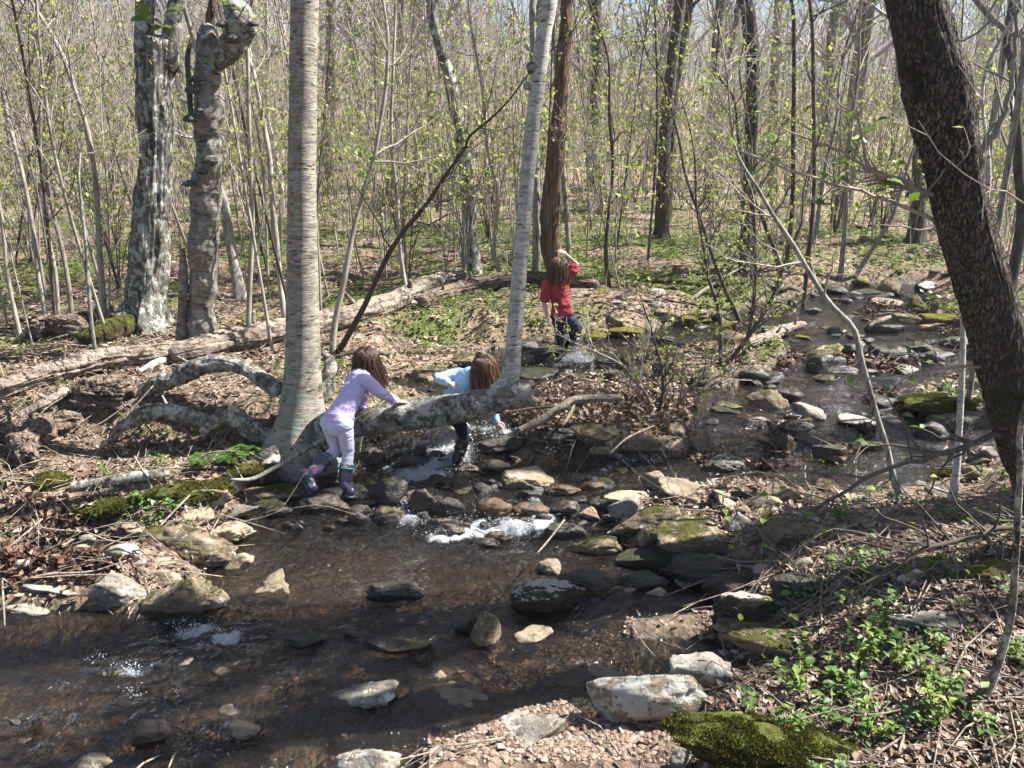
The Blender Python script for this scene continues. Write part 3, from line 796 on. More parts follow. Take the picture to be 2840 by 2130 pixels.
 (2450,965,2560,1000,'kr',0,'low dark stone behind the white-topped round stone'),
 (2545,978,2660,1012,'kr',0,'low dark stone right of the white-topped round stone'),
 (2620,930,2720,968,'kr',0,'dark stone in the far channel near the leaning trunk'),
 (2300,1010,2385,1045,'kr',0,'leaf-topped dark stone in the middle of the right channel'),
 (2560,1195,2640,1225,'kb',0,'wet black stone below the dark ledge'),
 (2680,1290,2760,1330,'mb',0,'mossy stone at the water edge under the leaning trunk'),
 (2390,1225,2460,1250,'kr',0,'low dark stone in the rippled right channel'),
 (1250,962,1345,1022,'mr',0,'mossy dark boulder on the far side of the upper pool'),
 (1440,962,1532,1008,'kb',0,'dark stone behind the slim white birch'),
 (1428,978,1480,1012,'mb',0,'rounded stone against the slim white birch'),
 (1425,1012,1545,1058,'ks',0,'dark flat stone below the splash of the wading child'),
 (1545,1030,1640,1058,'ks',0,'low wet stone in front of the wading child'),
 (1138,1018,1252,1052,'mr',0,'flat muddy stone at the edge of the upper pool'),
 (1618,910,1688,948,'yr',0,'yellow moss covered stone right of the wading child'),
 (1682,908,1795,942,'ys',0,'long stone with patchy yellow moss behind the shallow riffle'),
 (1868,872,1942,908,'yb',0,'yellow mossed stone at the far edge of the stream'),
 (1928,875,1978,898,'yr',0,'bright yellow moss stone beside the thin dark stems'),
 (1985,885,2035,910,'yr',0,'small yellow moss stone left of the driftwood'),
 (1655,1018,1728,1058,'mb',0,'brown stone in the upper pool right of the splash'),
 (1648,982,1745,1022,'kb',0,'dark twig-covered stone in the upper pool'),
 (1805,930,1870,955,'kb',0,'flat dark stone in the riffle left of the driftwood bar'),
 (2480,870,2570,900,'mb',0,'mossy stone by the foaming far trickle'),
 (2560,860,2660,905,'yr',0,'yellow mossy mound beside the far trickle'),
 (2700,960,2830,1010,'kb',0,'dark boulder just behind the leaning trunk'),
 (560,1290,760,1352,'or',-4,'green moss cushion at the foot of the birch bank'),
 (330,1325,620,1420,'or',-10,'long moss-covered mound along the left bank'),
 (215,1390,350,1480,'or',0,'dark moss mound at the left end of the bank'),
 (40,1290,170,1370,'or',0,'mossy rotten lump below the hollow log'),
]
rng = np.random.default_rng(77)
ROCK_FOOT = []
def place_rock(x0, y0, x1, y1, ks, tilt, label, group=None, lvl=None):
    cx = (x0 + x1) / 2
    A = on(cx, y1 - .06 * (y1 - y0))
    dz = depth_of(A)
    w = (x1 - x0) / F * dz
    ang = math.atan2(H - A[2], A[1])
    hpx = (y1 - y0) / F * dz
    kind, shp = ks[0], ks[1] if ks[1] in 'bsr' else 'b'
    if shp == 's': hh = max(.10 * w, .30 * hpx)
    elif kind == 'o': hh = .45 * hpx
    elif kind == 'u': hh = max(.05 * w, .2 * hpx)
    else: hh = max(.28 * w, (.76 if shp == 'b' else .60) * hpx)
    dp = np.clip((hpx - hh * math.cos(ang)) / math.sin(ang), .45 * w, 1.3 * w)
    sx, sy, sz = w / 2 * 1.08, dp / 2, hh * (.72 if shp != 's' else .95)
    l = lvl or (5 if w > .35 and A[1] < 7 else 4 if (x1 - x0) > 50 else 3)
    V, Fc = rock_mesh(rng, sx, sy, sz, l, shp, int(rng.integers(1e6)))
    t = math.radians(tilt); c, s = math.cos(t), math.sin(t)
    V = np.stack([V[:, 0] * c + V[:, 2] * s, V[:, 1], -V[:, 0] * s + V[:, 2] * c], 1) if tilt else V
    base = A[2]
    if kind == 'u':
        base = W(A[1], A[0]) - hh * .92
    top = V[:, 2].max()
    pos = np.array([A[0], A[1] + dp / 2 * .95, base + hh - top if kind != 'u' else base])
    if stream(np.array([pos[0]]), np.array([pos[1]]))[0] < 0: pos[2] = max(pos[2], gz(pos[0], pos[1]) + hh * .55 - top)
    if ks[0] == 'w' and label is None: pos[2] -= hh * .3
    mb = MB(); mb.add(V, Fc)
    o = mb.build('boulder' if w > .3 else 'stone', M[KM[kind]])
    o.location = pos
    tag(o, label, 'boulder' if w > .3 else 'stone', group)
    if kind == 'o':
        A3, B3, C3 = V[Fc[:, 0]], V[Fc[:, 1]], V[Fc[:, 2]]; nr = np.cross(B3 - A3, C3 - A3); ar = np.linalg.norm(nr, axis=1); nn = nr / ar[:, None]; wgt = ar * (nn[:, 2] > .05)
        n = int(min(26000, wgt.sum() / 2 * 65000)); fi = rng.choice(len(Fc), n, p=wgt / wgt.sum()); u = rng.uniform(size=(n, 2)); u = np.where((u.sum(1) > 1)[:, None], 1 - u, u)
        p = A3[fi] + (B3[fi] - A3[fi]) * u[:, :1] + (C3[fi] - A3[fi]) * u[:, 1:]
        k_ = fbm((p + pos) * 7, 3, 8) > -.35; p = p[k_]; q = nn[fi][k_]; n = len(p)
        d = norm(q + rng.normal(size=(n, 3)) * .55 + [0, 0, .3]); L = rng.uniform(.007, .02, n) * (1 + .6 * fbm((p + pos) * 11, 2, 9))
        m2 = MB(); v2, f2 = kites(p - d * .003, d, norm(rng.normal(size=(n, 3))), L, L * .5); m2.add(v2, f2); m2.build('moss_carpet', M['moss_blade'], o, smooth=False)
    ROCK_FOOT.append((pos[0], pos[1], sx, sy, pos[2] + top))
    return o
for r in ROCKS: place_rock(*r, group='stones in and along the stream')

# smaller stones between the named ones, each its own object and told apart by the named stone it lies beside
NEAR = [(1520, 1668, 'white-crusted black boulder'), (1808, 1940, 'lichen-blotched wedge boulder'), (1950, 1865, 'rounded brown stone'), (1350, 1750, 'upright mossy stone'), (990, 1925, 'leaf-catching dark slab'), (660, 2025, 'rounded tan pool stone'),
        (410, 2030, 'pinkish angular stone'), (315, 1645, 'grey mottled boulder'), (480, 1660, 'big olive boulder'), (500, 1515, 'moss-faced boulder'), (620, 1475, 'smooth cream boulder'), (1480, 1315, 'cream sandstone block'), (1374, 1412, 'amber wet stone'), (1180, 1386, 'brown wet block'),
        (1076, 1365, 'pointed black stone'), (730, 1364, 'long dark mossy slab'), (1645, 1220, 'round dark mossy boulder'), (1736, 1408, 'grey-purple slate stone'), (1930, 1360, 'big grey slab'), (1990, 1482, 'broad mossy boulder'), (1573, 1475, 'black angular stone'), (2030, 1595, 'big shaded black boulder'),
        (2098, 1700, 'white-topped boulder'), (2215, 1780, 'long mossy right slab'), (2235, 1470, 'yellow-mossed stone'), (2132, 1107, 'driftwood-bar boulder'), (2247, 1140, 'dark wedge stone'), (2390, 1166, 'flat-topped grey stone'), (2305, 1258, 'long black stone'), (2528, 1027, 'round white-topped stone'),
        (2645, 1115, 'broad moss hummock'), (2460, 908, 'dark domed driftwood stone'), (2485, 835, 'tan flat far stone'), (1653, 930, 'yellow moss stone'), (1490, 1035, 'dark flat splash stone'), (1297, 992, 'upper-pool mossy boulder'), (1930, 885, 'far-edge mossed stone'), (2560, 1720, 'broad grey herb slab'), (280, 1740, 'left rapid'), (2640, 870, 'far trickle mound')]
PATCH = [((900, 1340, 1700, 1500), 60, 'wkkww', 34, 90), ((600, 1380, 1000, 1480), 16, 'wkk', 30, 90), ((2080, 790, 2640, 960), 48, 'kkwykm', 24, 80), ((1620, 760, 2100, 930), 46, 'ymmgk', 22, 60),
         ((1900, 960, 2760, 1310), 54, 'kkwkm', 34, 105), ((1450, 950, 1900, 1080), 26, 'kkwm', 28, 80), ((2100, 620, 2660, 790), 34, 'ymk', 20, 46), ((60, 1480, 640, 1640), 20, 'dgl', 24, 60), ((1150, 1240, 2000, 1330), 26, 'wkk', 26, 70), ((0, 1700, 1900, 2100), 22, 'uuw', 30, 90),
         ((2150, 1350, 2700, 1500), 16, 'dgm', 26, 70), ((1700, 1380, 2300, 1700), 38, 'kmgkd', 34, 90), ((1960, 1760, 2400, 1960), 10, 'kg', 30, 60), ((1050, 1020, 1450, 1100), 8, 'mk', 26, 60)]
WORD = {'w': 'wet brown', 'a': 'amber wet', 'k': 'dark', 'u': 'sunken tan', 'd': 'tan', 'g': 'grey', 'l': 'lichened', 'm': 'mossy', 'y': 'yellow-mossed'}
ORD = ['first', 'second', 'third', 'fourth', 'fifth', 'sixth', 'seventh', 'eighth', 'ninth', 'tenth', 'eleventh', 'twelfth', 'thirteenth', 'fourteenth', 'fifteenth', 'sixteenth']
auto = {}; ALL_AUTO = []
for (x0, y0, x1, y1), n, kinds, lo, hi in PATCH:
    for i in range(n):
        px, py = rng.uniform(x0, x1), rng.uniform(y0, y1)
        w = lo + (hi - lo) * rng.uniform() ** 1.8; k = kinds[int(rng.integers(len(kinds)))]
        A = on(px, py)
        if y0 < 1000 and stream(A[:1], A[1:2])[0] < -.6 and k in 'kw': k = 'm'
        o = place_rock(px - w / 2, py - w * rng.uniform(.35, .7), px + w / 2, py, k + 'bbbsssr'[int(rng.integers(7))], rng.uniform(-20, 20), None, 'stones in and along the stream', 3)
        ALL_AUTO.append((w, px, py, k, o)); continue
ALL_AUTO.sort(key=lambda q: -q[0])
for rank, (w, px, py, k, o) in enumerate(ALL_AUTO):
        if rank >= 165: continue
        c = min(NEAR, key=lambda q: (q[0] - px) ** 2 + (2 * (q[1] - py)) ** 2); dx, dy = px - c[0], py - c[1]
        dr = ('right of' if dx > 0 else 'left of') if abs(dx) > 1.5 * abs(dy) else ('in front of' if dy > 0 else 'behind')
        auto.setdefault((('small ' if w < 45 else '') + WORD[k] + ' stone', dr, c[2]), []).append(((px - c[0]) ** 2 + (py - c[1]) ** 2, o))
for (what, dr, nm), L in auto.items():
    L.sort(key=lambda q: q[0])
    for j, (_, o) in enumerate(L): o['label'] = f'{what} {dr} the {nm}' + ('' if len(L) == 1 else f', {ORD[j]} nearest to it')

mb = MB()                                           # the smallest ones, past three hundred stones, stay one mass
for w, px, py, k, o in ALL_AUTO[165:]:
    me = o.data; v = np.zeros(len(me.vertices) * 3, np.float32); me.vertices.foreach_get('co', v)
    mb.add(v.reshape(-1, 3) + np.array(o.location), np.array([p.vertices[:] for p in me.polygons]), 'wkmgd'.index(k) if k in 'wkmgd' else 0)
    bpy.data.objects.remove(o)
tag(mb.build('small_stones', [M[KM[q]] for q in 'wkmgd']), 'scattered small stones filling the gaps between the larger ones along the stream', 'small stones', kind='stuff')

# gravel: pebbles on the bars and on the bed, too many to count
def pebbles(n, regions, lo, hi, name, mats, label, seed, inwater=False):
    r = np.random.default_rng(seed); D, Fc = ICO1, ICO1F
    P = []
    for (x0, y0, x1, y1), m in regions:
        a = on_w(x0, y1); b = on_w(x1, y1); c = on_w(x0, y0); d = on_w(x1, y0)
        u = r.uniform(size=(int(n * m), 2))
        q = (a * (1 - u[:, :1]) + b * u[:, :1]) * (1 - u[:, 1:]) + (c * (1 - u[:, :1]) + d * u[:, :1]) * u[:, 1:]
        P.append(q)
    P = np.concatenate(P)
    P = P[fbm2(P[:, 0], P[:, 1], 2.0, 3, seed) + r.uniform(-.3, .5, len(P)) > -.1]
    z = ground(P[:, 0], P[:, 1])
    s = r.uniform(lo, hi, len(P)) * r.uniform(.5, 1, len(P))
    V = D[None] * s[:, None, None] * np.stack([r.uniform(.7, 1.3, len(P)), r.uniform(.6, 1.1, len(P)), r.uniform(.3, .6, len(P))], 1)[:, None]
    V = V * (1 + r.uniform(-.25, .25, (len(P), len(D), 1)))
    a = r.uniform(0, 6.28, len(P)); c, sn = np.cos(a)[:, None], np.sin(a)[:, None]
    V = np.stack([V[..., 0] * c - V[..., 1] * sn, V[..., 0] * sn + V[..., 1] * c, V[..., 2]], -1) + np.stack([P[:, 0], P[:, 1], z + s * .2], 1)[:, None]
    mb = MB(); mb.add(V.reshape(-1, 3), (Fc[None] + np.arange(len(P))[:, None, None] * len(D)).reshape(-1, 3))
    return tag(mb.build(name, mats, smooth=False), label, 'gravel', kind='stuff')
def peb(name, cols, rough):
    t = NT(name); return t.fin(t.mix(t.math('MULTIPLY', t.noise(90, 3), .5), t.ramp(t.island(), cols), (.12, .08, .05)), rough, spec=.5)
M['peb_dry'] = peb('pebble_dry', [(0, (.08, .05, .034)), (.4, (.19, .125, .09)), (.75, (.29, .21, .155)), (1, (.37, .33, .28))], .8)
M['peb_wet'] = peb('pebble_wet', [(0, (.05, .036, .024)), (.5, (.16, .115, .075)), (1, (.35, .27, .19))], .35)
pebbles(7000, [((1180, 1950, 1960, 2130), .62), ((1560, 1930, 1960, 2010), .16), ((1640, 1700, 2030, 1800), .35)], .006, .022, 'gravel', M['peb_dry'], 'pinkish tan pebbles heaped on the gravel bar by the near pool', 3)
pebbles(9000, [((950, 1680, 1760, 1860), .5), ((0, 1950, 1200, 2130), .5), ((1350, 1260, 2100, 1330), .25), ((1000, 1380, 1700, 1560), .3), ((1900, 1050, 2700, 1320), .3)], .006, .022, 'gravel', M['peb_wet'], 'wet brown pebbles on the bed of the shallow stream', 4)
# ------------------------------------------------------------------ dead leaves and low green cover
def scatter(n, seed, ymin, ymax, power=1.0):
    r = np.random.default_rng(seed)
    u = r.uniform(size=n)
    y = ymin * (ymax / ymin) ** (u ** power)
    x = r.uniform(-1, 1, n) * (.72 * y + .4)
    return r, x, y
def dry_ok(x, y, m=.02):
    s = np.full(len(x), -9.0); q = (y < 17)
    s[q] = stream(x[q], y[q]); return s < -m
def leaf_litter(n, seed, ymin, ymax, Lr, fine, label, mat, thr=-.35, m=.0):
    r, x, y = scatter(n, seed, ymin, ymax)
    k = dry_ok(x, y, m) & (fbm2(x, y, .8, 4, 77) + r.uniform(-.5, .5, n) > thr)
    bx = np.full(n, -9.0)
    for p in BARS_W[:2]: bx = np.maximum(bx, sdf(x, y, p))
    k &= (bx < -.03) | (r.uniform(size=n) < .06)
    x, y = x[k], y[k]; n = len(x)
    z = ground(x, y) + r.uniform(.0, .028, n)
    a = r.uniform(0, 6.28, n)
    d = np.stack([np.cos(a), np.sin(a), r.normal(size=n) * .28], 1)
    up = norm(np.stack([r.normal(size=n) * .4, r.normal(size=n) * .4, np.ones(n)], 1))
    L = r.uniform(*Lr, n)
    mb = MB()
    P = np.stack([x, y, z], 1)
    v, f = (leaves(P, d, up, L, L * r.uniform(.35, .7, n), r.uniform(-.35, .4, n)) if fine else kites(P, d, up, L, L * r.uniform(.5, .8, n), r.uniform(-.3, .4, n)[:, None]))
    mb.add(v, f)
    return tag(mb.build('leaf_litter', mat, smooth=False), label, 'dead leaves', kind='stuff')
leaf_litter(44000, 11, 2.6, 8.2, (.022, .072), True, 'curled tan and pinkish dead leaves covering the near banks', M['leaf_dry'])
leaf_litter(52000, 12, 7.8, 26, (.035, .10), False, 'pale brown dead leaves over the forest floor behind the stream', M['leaf_dry'])

def pile(poly, n, seed, hgt, mat, L, label):
    r = np.random.default_rng(seed)
    P = np.array([on_w(*q) for q in poly]); lo, hi = P.min(0), P.max(0)
    x = r.uniform(lo[0], hi[0], n * 3); y = r.uniform(lo[1], hi[1], n * 3); s = sdf(x, y, [tuple(q) for q in P]); k = s > 0
    x, y, s = x[k][:n], y[k][:n], s[k][:n]; n = len(x)
    z = ground(x, y) + r.uniform(0, 1, n) * hgt * smooth(s, 0, .18) + .004
    a = r.uniform(0, 6.28, n); d = np.stack([np.cos(a), np.sin(a), r.normal(size=n) * .5], 1)
    ln = r.uniform(*L, n); mb = MB()
    v, f = leaves(np.stack([x, y, z], 1), d, norm(r.normal(size=(n, 3)) * .6 + [0, 0, 1]), ln, ln * r.uniform(.35, .65, n), r.uniform(-.4, .5, n)); mb.add(v, f)
    return tag(mb.build('leaf_litter', mat, smooth=False), label, 'dead leaves', kind='stuff')
pile([(1370, 1160), (1480, 1095), (1650, 1070), (1870, 1068), (1940, 1120), (1890, 1215), (1700, 1225), (1450, 1225)], 2600, 21, .16, M['leaf_dry'], (.035, .09), 'heap of flood-washed dead leaves on the small island behind the log')
pile([(0, 1540), (180, 1560), (420, 1590), (330, 1640), (0, 1665)], 900, 22, .05, M['leaf_wet'], (.05, .11), 'dark wet leaves on the shaded left shore')
pile([(60, 1440), (330, 1430), (260, 1490), (20, 1510)], 900, 24, .04, M['leaf_dry'], (.06, .12), 'sunlit pinkish leaves behind the side puddle')
for k, q in enumerate([[(770, 1790), (900, 1800), (880, 1950), (760, 1930)], [(440, 1985), (540, 1975), (560, 2050), (450, 2070)], [(1120, 1770), (1200, 1770), (1190, 1820), (1130, 1810)], [(1300, 1290), (1460, 1262), (1500, 1278), (1330, 1300)], [(2200, 1000), (2420, 980), (2400, 1040), (2230, 1050)], [(2100, 1110), (2300, 1100), (2280, 1150), (2180, 1140)], [(1010, 1200), (1130, 1185), (1140, 1215), (1010, 1225)]]):
    pile(q, 130, 30 + k, .06, M['leaf_wet'], (.04, .09), 'clump of dark wet leaves caught ' + ['in the near pool above a flat slab', 'against the pinkish angular stone', 'on the end of a low black stone', 'above the cream sandstone block', 'mid-channel on the right', 'between stones of the right channel', 'beneath the fallen log'][k])

rg_ = np.random.default_rng(17)
for k in range(26):
    cx, cy = rg_.uniform(1950, 2740), rg_.uniform(850, 1300); w, h = rg_.uniform(25, 70), rg_.uniform(9, 18)
    q = [(cx + math.cos(a) * w * rg_.uniform(.6, 1.1), cy + math.sin(a) * h * rg_.uniform(.6, 1.1)) for a in np.linspace(0, 6.28, 9)[:-1]]
    pts_debris = globals().setdefault('DEB', []); pts_debris.append(q)
def debris(polys, seed):
    r = np.random.default_rng(seed); mb = MB()
    for poly in polys:
        P = np.array([on_w(*q) for q in poly]); c = P.mean(0); n = 90
        u = r.normal(size=(n, 2)) * .42; x = c[0] + u[:, 0] * (P[:, 0].max() - c[0]); y = c[1] + u[:, 1] * (P[:, 1].max() - c[1])
        z = np.maximum(ground(x, y), W(y, x)) + r.uniform(0, .05, n); a = r.uniform(0, 6.28, n); ln = r.uniform(.03, .085, n)
        v, f = leaves(np.stack([x, y, z], 1), np.stack([np.cos(a), np.sin(a), r.normal(size=n) * .5], 1), norm(r.normal(size=(n, 3)) * .7 + [0, 0, 1]), ln, ln * r.uniform(.35, .6, n), r.uniform(-.4, .5, n)); mb.add(v, f)
        m = 7; A = np.stack([c[0] + r.normal(size=m) * .12, c[1] + r.normal(size=m) * .12, np.full(m, W(c[1], c[0]) + .03)], 1); a = r.uniform(0, 6.28, m); B = A + np.stack([np.cos(a), np.sin(a), r.uniform(-.1, .5, m)], 1) * r.uniform(.15, .5, m)[:, None]
        v, f = tubes(np.stack([A, (A + B) / 2 + r.normal(size=(m, 3)) * .02, B], 1), np.tile([.005, .004, .002], (m, 1)), 4); mb.add(v, f)
    return tag(mb.build('flood_debris', M['leaf_wet'], smooth=False), 'dark sodden leaves and twigs caught among the stones of the right-hand channel', 'flood debris', kind='stuff')
debris(DEB, 18)

# fine sticks on the ground
r, x, y = scatter(4200, 61, 2.8, 20); k = dry_ok(x, y, -.05)
for p in BARS_W[:2]: k &= (sdf(x, y, p) < 0) | (r.uniform(size=len(x)) < .1)
x, y = x[k], y[k]; n = len(x)
a = r.uniform(0, 6.28, n); L = r.uniform(.1, .6, n) * (1 + y * .03)
A = np.stack([x, y, ground(x, y) + .02], 1); B = A + np.stack([np.cos(a) * L, np.sin(a) * L, np.zeros(n)], 1); B[:, 2] = ground(B[:, 0], B[:, 1]) + r.uniform(.01, .07, n)
Mi = (A + B) / 2 + r.normal(size=(n, 3)) * .02
mb = MB(); v, f = tubes(np.stack([A, Mi, B], 1), np.stack([r.uniform(.002, .008, n)] * 3, 1) * [1, .9, .4], 4); mb.add(v, f)
tag(mb.build('twig_litter', M['stick']), 'thin fallen twigs strewn over the banks and forest floor', 'twigs', kind='stuff')

# longer dead branches arching over the banks
r, x, y = scatter(430, 62, 4.3, 14); k = dry_ok(x, y, .05) & (np.abs(x / y) > .12); x, y = x[k], y[k]; n = len(x)
a = r.uniform(0, 6.28, n); L = r.uniform(.4, 1.4, n); t = np.linspace(0, 1, 8)[None]
X = x[:, None] + np.cos(a)[:, None] * L[:, None] * t; Y = y[:, None] + np.sin(a)[:, None] * L[:, None] * t
Z = ground(X.ravel(), Y.ravel()).reshape(n, 8) + .015 + r.uniform(.0, .30, n)[:, None] * np.sin(t * 3.1) * L[:, None] * .7
P = np.stack([X, Y, Z], 2) + r.normal(size=(n, 8, 3)) * .018 * L[:, None, None]
R = r.uniform(.002, .008, n)[:, None] * np.linspace(1, .3, 8)[None]
mb = MB(); v, f = tubes(P, R, 5); mb.add(v, f); b, rb = grow(r, P, R, n * 2, .2, .95, (25, 60), (.15, .5), 4, .1, .06, .6, .4, .0018); v, f = tubes(b, rb, 3); mb.add(v, f)
tag(mb.build('twig_litter', M['stick']), 'dead branching sticks lying tangled over both banks', 'twigs', kind='stuff')

# low green cover: herbs growing through the litter
def cover(n, seed, ymin, ymax, L, hgt, mat, label, dens):
    r, x, y = scatter(n, seed, ymin, ymax)
    g = dens(x, y)
    k = dry_ok(x, y, .06) & (r.uniform(size=n) < g); x, y = x[k], y[k]; n = len(x)
    m = 5
    X = np.repeat(x, m) + r.normal(size=n * m) * .02; Y = np.repeat(y, m) + r.normal(size=n * m) * .02
    hh = np.repeat(r.uniform(.2, 1, n) * hgt, m) * r.uniform(.4, 1, n * m)
    a = r.uniform(0, 6.28, n * m)
    ln = r.uniform(*L, n * m) * (1 + np.clip(Y - 9, 0, 20) * .05)
    P = np.stack([X, Y, ground(X, Y) + hh], 1)
    d = np.stack([np.cos(a), np.sin(a), r.uniform(-.2, .5, n * m)], 1)
    mb = MB(); up = norm(np.stack([r.normal(size=n * m) * .35, r.normal(size=n * m) * .35, np.ones(n * m)], 1))
    v, f = (leaves if ymax < 9 else kites)(P, d, up, ln, ln * .55); mb.add(v, f)
    st = np.stack([P * [1, 1, 0] + np.stack([np.zeros(n * m), np.zeros(n * m), P[:, 2] - hh - .01], 1), P + [0, 0, .003]], 1)
    if ymax < 9: v, f = tubes(st, np.full((n * m, 2), .0012), 3); mb.add(v, f)
    return tag(mb.build('ground_cover', mat, smooth=False), label, 'low plants', kind='stuff')
def dR(x, y): return smooth(x / y, .30, .5) * (1 - smooth(y, 6.2, 7.5)) * .5 * smooth(fbm2(x, y, 1.4, 3, 88), -.5, .4)
def dL(x, y): return smooth(-x, 1.6, 2.2) * smooth(y, 5.2, 5.6) * (1 - smooth(y, 7.2, 8.5)) * smooth(fbm2(x, y, 1.6, 3, 89), -.1, .4) * .6
def dF(x, y): return greenness(x, y) * .95 + .05
cover(3400, 71, 2.6, 8.0, (.018, .05), .10, M['leaf_herb'], 'small green herbs growing through the leaves of the near right bank', dR)
cover(6000, 72, 4.5, 8.9, (.018, .045), .10, M['leaf_herb'], 'small green herbs around the roots of the left bank', dL)
cover(16000, 73, 8.2, 26, (.03, .07), .10, M['leaf_near'], 'fresh green spring herbs carpeting the forest floor past the stream', dF)
# ------------------------------------------------------------------ trees with a trunk of their own shape
def px_path(pts, Y0, Y1=None):
    """(px, py, width px) -> world points and radii; Y drifts from Y0 at the first point to Y1 at the last"""
    n = len(pts); P = []; R = []
    for i, (a, b, w) in enumerate(pts):
        Y = Y0 if Y1 is None else Y0 + (Y1 - Y0) * i / (n - 1)
        p = at(a, b, Y); P.append(p); R.append(w / 2 / F * depth_of(p) * depth_of(p) / np.linalg.norm(p - [0, 0, H]))
    return np.array(P), np.array(R)

def bark_disp(rng, amp, fr=(9, 9, 2.5), flare=0, z0=0, fh=.16, lobes=5, lump=.05, groove=0, gf=6):
    s = rng.uniform(-50, 50, 3); ph = rng.uniform(0, 6)
    def f(i, th, pos):
        d = 1 + amp * fbm(pos * np.array(fr) + s, 3, 3) + lump * fbm(pos * 2.2 + s, 2, 9)
        if groove:
            q = np.stack([np.cos(th) * gf, np.sin(th) * gf, i * .035], 1) + s
            d = d + groove * (fbm(q, 3, 21)) - groove * .8 * (np.abs(vnoise(q * 1.3, 5)) < .12)
        if flare:
            e = np.exp(-np.clip(pos[:, 2] - z0, 0, 9) / fh)
            d = d + e * flare * (.55 + .45 * np.cos(lobes * th + ph) + .3 * np.cos((lobes - 2) * th + 1.7 * ph))
        return d
    return f

def branch_crown(rng, P, R, L1, L2, L3, len1, len2, len3, t0=.35, nleaf=0, leafL=(.03, .06), up=.25, k1=5, mats=('twig', 'leaf_spring'), kite=True, rmin=.003, ang1=(35, 75), rf=.5):
    """limbs, twigs and leaves grown from a trunk path; one mesh"""
    mb = MB()
    Pt, Rt = P[None], R[None]
    a, ra = grow(rng, Pt, Rt, L1, t0, .98, ang1, len1, 7, up, .05, rf, .25, rmin * 1.6)
    v, f = tubes(a, ra, k1); mb.add(v, f, 0)
    src = [(a, ra)]
    if L2:
        b, rb = grow(rng, a, ra, L2, .15, .95, (25, 65), len2, 5, .12, .07, .55, .3, rmin)
        v, f = tubes(b, rb, 4); mb.add(v, f, 0); src.append((b, rb))
        if L3:
            c, rc = grow(rng, b, rb, L3, .15, .98, (25, 60), len3, 4, .08, .09, .6, .4, rmin * .8)
            v, f = tubes(c, rc, 3); mb.add(v, f, 0); src.append((c, rc))
    if nleaf:
        q, _ = src[-1]; idx = rng.integers(0, len(q), nleaf); t = rng.uniform(.25, 1, nleaf) * (q.shape[1] - 1)
        i = np.minimum(t.astype(int), q.shape[1] - 2); fr = (t - i)[:, None]
        pos = q[idx, i] * (1 - fr) + q[idx, i + 1] * fr
        d = norm(q[idx, i + 1] - q[idx, i] + rng.normal(size=(nleaf, 3)) * .8)
        d[:, 2] -= .25
        L = rng.uniform(*leafL, nleaf)
        v, f = (kites if kite else leaves)(pos, d, norm(rng.normal(size=(nleaf, 3)) * .6 + [0, 0, 1]), L, L * rng.uniform(.5, .75, nleaf)); mb.add(v, f, 1)
    return mb, [M[m] for m in mats]

def extend(P, R, extra, ext_dir=None, taper=.4, rng=None):
    d = norm(P[-1] - P[-2]) if ext_dir is None else norm(np.array(ext_dir, float))
    n = 4; out = [P]; rr = [R]
    for i in range(1, n + 1):
        q = P[-1] + d * extra * i / n + (rng.normal(size=3) * .03 * extra if rng is not None else 0) + np.array([0, 0, .02 * extra * i])
        out.append(q[None]); rr.append([R[-1] * (1 - (1 - taper) * i / n)])
    return np.vstack(out), np.concatenate(rr)

def trunk_tree(name, pts, Y0, Y1, mat, label, cat='tree', ext=5, k=32, amp=.06, flare=0, fr=(9, 9, 2.5), seed=0, crown=None, group=None, n=None, base=.2, fh=.16, lump=.05, lobes=5, groove=0, gf=6):
    rng = np.random.default_rng(seed + 1000)
    P, R = px_path(pts, Y0, Y1); R = R * (.96 if R.max() > .1 else 1)
    z0 = gz(P[0, 0], P[0, 1])
    P = np.vstack([[P[0, 0], P[0, 1], min(z0, P[0, 2]) - base], P]); R = np.concatenate([[R[0] * 1.05], R])
    if ext: P, R = extend(P, R, ext, rng=rng)
    root = empty(name, (P[0, 0], P[0, 1], z0), label, cat, group)
    loc = np.array(root.location)
    L = np.linalg.norm(np.diff(P, axis=0), axis=1).sum()
    n = n or int(np.clip(L / (R.mean() * .3), 20, 150))
    Pp, Rr = resample(P, R, n)
    v, f = tube(Pp, Rr, k, True, bark_disp(rng, amp, fr, flare, z0, fh, lobes, lump, groove, gf))
    mb = MB(); mb.add(v - loc, f); mb.build('trunk', M[mat], root)
    if crown:
        mb, ms = branch_crown(rng, Pp, Rr, **crown)
        mb.v = [q - loc for q in mb.v]; mb.build('crown', ms, root)
    return root, Pp, Rr

bare = lambda n1, t0=.45, nl=0, s=1.0, **kw: dict(L1=n1, L2=n1 * 5, L3=n1 * 12, len1=(1.2 * s, 3.2 * s), len2=(.5 * s, 1.4 * s), len3=(.25 * s, .7 * s), t0=t0, nleaf=nl, rmin=.004, **kw)
shrubby = lambda n1, nl, t0=.2, s=1.0, lf=(.03, .055), **kw: dict(L1=n1, L2=n1 * 4, L3=n1 * 8, len1=(.4 * s, 1.3 * s), len2=(.2 * s, .6 * s), len3=(.1 * s, .3 * s), t0=t0, nleaf=nl, leafL=lf, rmin=.0022, **kw)

YA, YS = on(400, 905)[1] + .12, on(560, 985)[1] + .08
